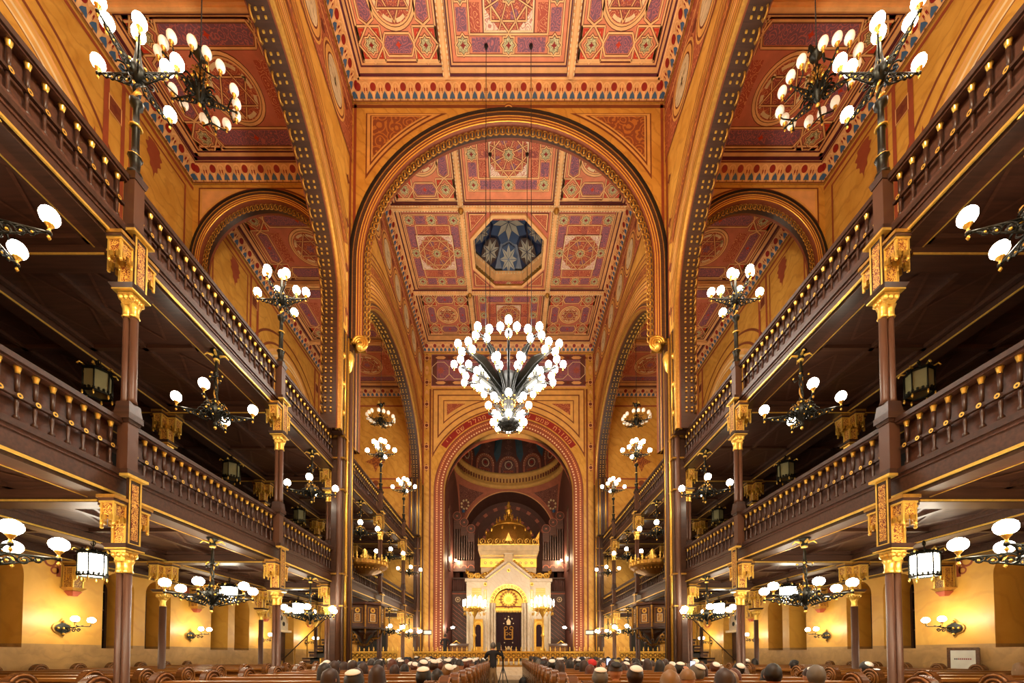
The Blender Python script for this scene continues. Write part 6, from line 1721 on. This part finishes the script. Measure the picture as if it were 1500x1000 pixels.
# people scattered in the right aisle
for i, (x, k, coat, style, hair, cap) in enumerate(((7.2, 3, 'coat_navy', 'short', 'dark', 'kippah'), (8.0, 4, 'coat_tan', 'bob', 'fair', None), (7.0, 5, 'coat_black', 'short', 'dark', 'black'), (9.2, 2, 'coat_tan', 'long', 'fair', None), (7.4, 8, 'coat_brown', 'short', 'brown', 'kippah'), (8.2, 9, 'coat_grey', 'long', 'dark', None))):
    y = 5.24 + PITCH * k + .3
    p = seat(k + 1, 1, i + 1, x, y, coat, style, hair, cap, 'ahead', 1.03, False, -.18); p['label'] = 'person in %s with %s %s hair seated in the right aisle, pew row %d' % (CN[coat], SN[style], HN[hair], k + 1); p['group'] = 'people in the right aisle'
# cameraman standing in the middle aisle
def stander(name, label, loc, nodes, hands, coat, trs, hair, cap=None, yaw=0, hc=(0, .03, 1.66)):
    me = finish_body(skin_body(nodes[0], nodes[1], name), 'person_body', hc, yaw, coat, 1.52, hands, trs, .9)
    p = bpy.data.objects.new('person', me); COL.objects.link(p); p.location = loc; tag(p, label, 'person')
    child('hair', hair_mesh('short', hair, hc, yaw), p); return p
hd = [(-.06, .3, 1.5), (.24, .12, 1.62)]
cam_man = stander('stand', 'person in black shirt and khaki trousers standing in the aisle filming', (-.55, 14.5, 0), standing_nodes(hd, [(-.3, .12, 1.22), (.36, .06, 1.3)]), hd, 'coat_black', 'coat_tan', 'hair_grey')
vc = thing('video_camera', 'black video camera on the shoulder of the man in the aisle', 'camera', (-.35, 14.6, 1.6))
m = MB(); m.box(-.07, .07, -.25, .2, -.06, .14, 'black'); m.box(-.05, .05, -.1, .1, .14, .2, 'black'); m.box(-.1, -.05, -.05, .0, .05, .1, 'iron'); m.build('body', vc)
m = MB(); m.lathe([(.055, .2), (.06, .34), (.07, .36), (.07, .42)], (0, 0, .04), 12, 'black', True, True, 0, 'y'); m.build('lens', vc)
tp = thing('tripod', 'grey camera tripod standing in the middle aisle beside the filming man', 'tripod', (-.2, 14.75, 0))
m = MB(); m.lathe([(.03, .7), (.03, 1.2), (.06, 1.25), (.06, 1.3)], (0, 0, 0), 8, 'steel'); m.build('post', tp)
for k in range(3): a = k * 2 * PI / 3 + .5; m = MB(); m.tube([(.02 * cos(a), .02 * sin(a), .9), (.3 * cos(a), .3 * sin(a), .012)], .018, 6, 'steel'); m.build('leg', tp)
hd = [(-.1, .24, 1.1), (.12, .24, 1.12)]
stander('stand2', 'person in a dark suit standing on the platform behind the left lectern', (-4.03, 26.0, .85), standing_nodes(hd, [(-.3, .02, 1.14), (.3, .02, 1.14)]), hd, 'coat_black', 'coat_black', 'hair_dark')
bag = tag((lambda m: (m.lathe([(.16, 0), (.2, .1), (.2, .3), (.12, .42), (.03, .45)], (0, 0, 0), 10, 'black', True, True, 0, 'z', 1, .7), m.tube([(-.1, 0, .4), (0, 0, .52), (.1, 0, .4)], .015, 5, 'black'), m.build('bag', None, False, (.6, 16.3, .013)))[-1])(MB()), 'black bag on the aisle floor beside the right pews', 'bag')

# =================================================================== lights: the globes, plus added bare point lights out of view and in the apse
def lamp(name, loc, e, r=.12, col=(1, .74, .46)):  # bare point light, no fixture drawn round it
    l = bpy.data.lights.new(name, 'POINT'); l.energy = e; l.shadow_soft_size = r; l.color = col
    o = bpy.data.objects.new(name, l); o.location = loc; COL.objects.link(o); return o
for s in (-1, 1):
    for y in (2.15, -1.5):
        lamp('lamp', (s * 5.6, y, 11.0), 450)  # unseen point lights added for lamp posts outside the frame
    for z in (2.6, 6.6): lamp('lamp', (s * 7.2, .4, z), 120)  # unseen point lights added under the nearest galleries
for s in (-1, 1):
    t = thing('organ_lamp', 'bright white lamp by the organ loft edge on the %s of the apse' % SIDE[s], 'lamp', (s * 4.2, 30.2, 8.2))
    m = MB(); m.tube([(0, 0, -.1), (-s * .25, -.1, -.05), (-s * .3, -.1, 0)], .02, 6, 'iron'); m.build('bracket', t); add_globe(t, 'sconce', (-s * .3, -.1, 0))
    lamp('lamp', (s * 3.9, 30.9, 8.6), 160, .1)  # added bare light that brightens the dome
lamp('lamp', (0, 34.6, 8.5), 150, .2)  # added bare light hidden behind the ark to lift the apse
lamp('lamp', (0, 2.5, 11.5), 2600, .5, (1, .84, .62))  # added unseen light overhead, brightens the near ceiling
w = bpy.data.worlds.new('World'); sc.world = w; w.use_nodes = True
w.node_tree.nodes['Background'].inputs['Color'].default_value = (1, .7, .45, 1); w.node_tree.nodes['Background'].inputs['Strength'].default_value = 0.02

# =================================================================== camera
cd = bpy.data.cameras.new('camera'); cam = bpy.data.objects.new('camera', cd); COL.objects.link(cam)
cam.location = (0, 0, 1.4); cam.rotation_euler = (math.radians(91.6), 0, 0)
cd.sensor_width = 36; cd.lens = 36 * 600 / 1500; cd.shift_x = 5 / 1500; cd.shift_y = (940.24 - 500) / 1500
cd.clip_start = .05; cd.clip_end = 200
sc.camera = cam
sc.view_settings.view_transform = 'Standard'; sc.view_settings.look = 'None'; sc.view_settings.gamma = 1; sc.view_settings.use_curve_mapping = False
sc.view_settings.exposure = 0.08
sc.cycles.max_bounces = 6; sc.cycles.diffuse_bounces = 3; sc.cycles.glossy_bounces = 3; sc.cycles.caustics_reflective = False; sc.cycles.caustics_refractive = False
sc.cycles.use_denoising = True; sc.cycles.sample_clamp_indirect = 6
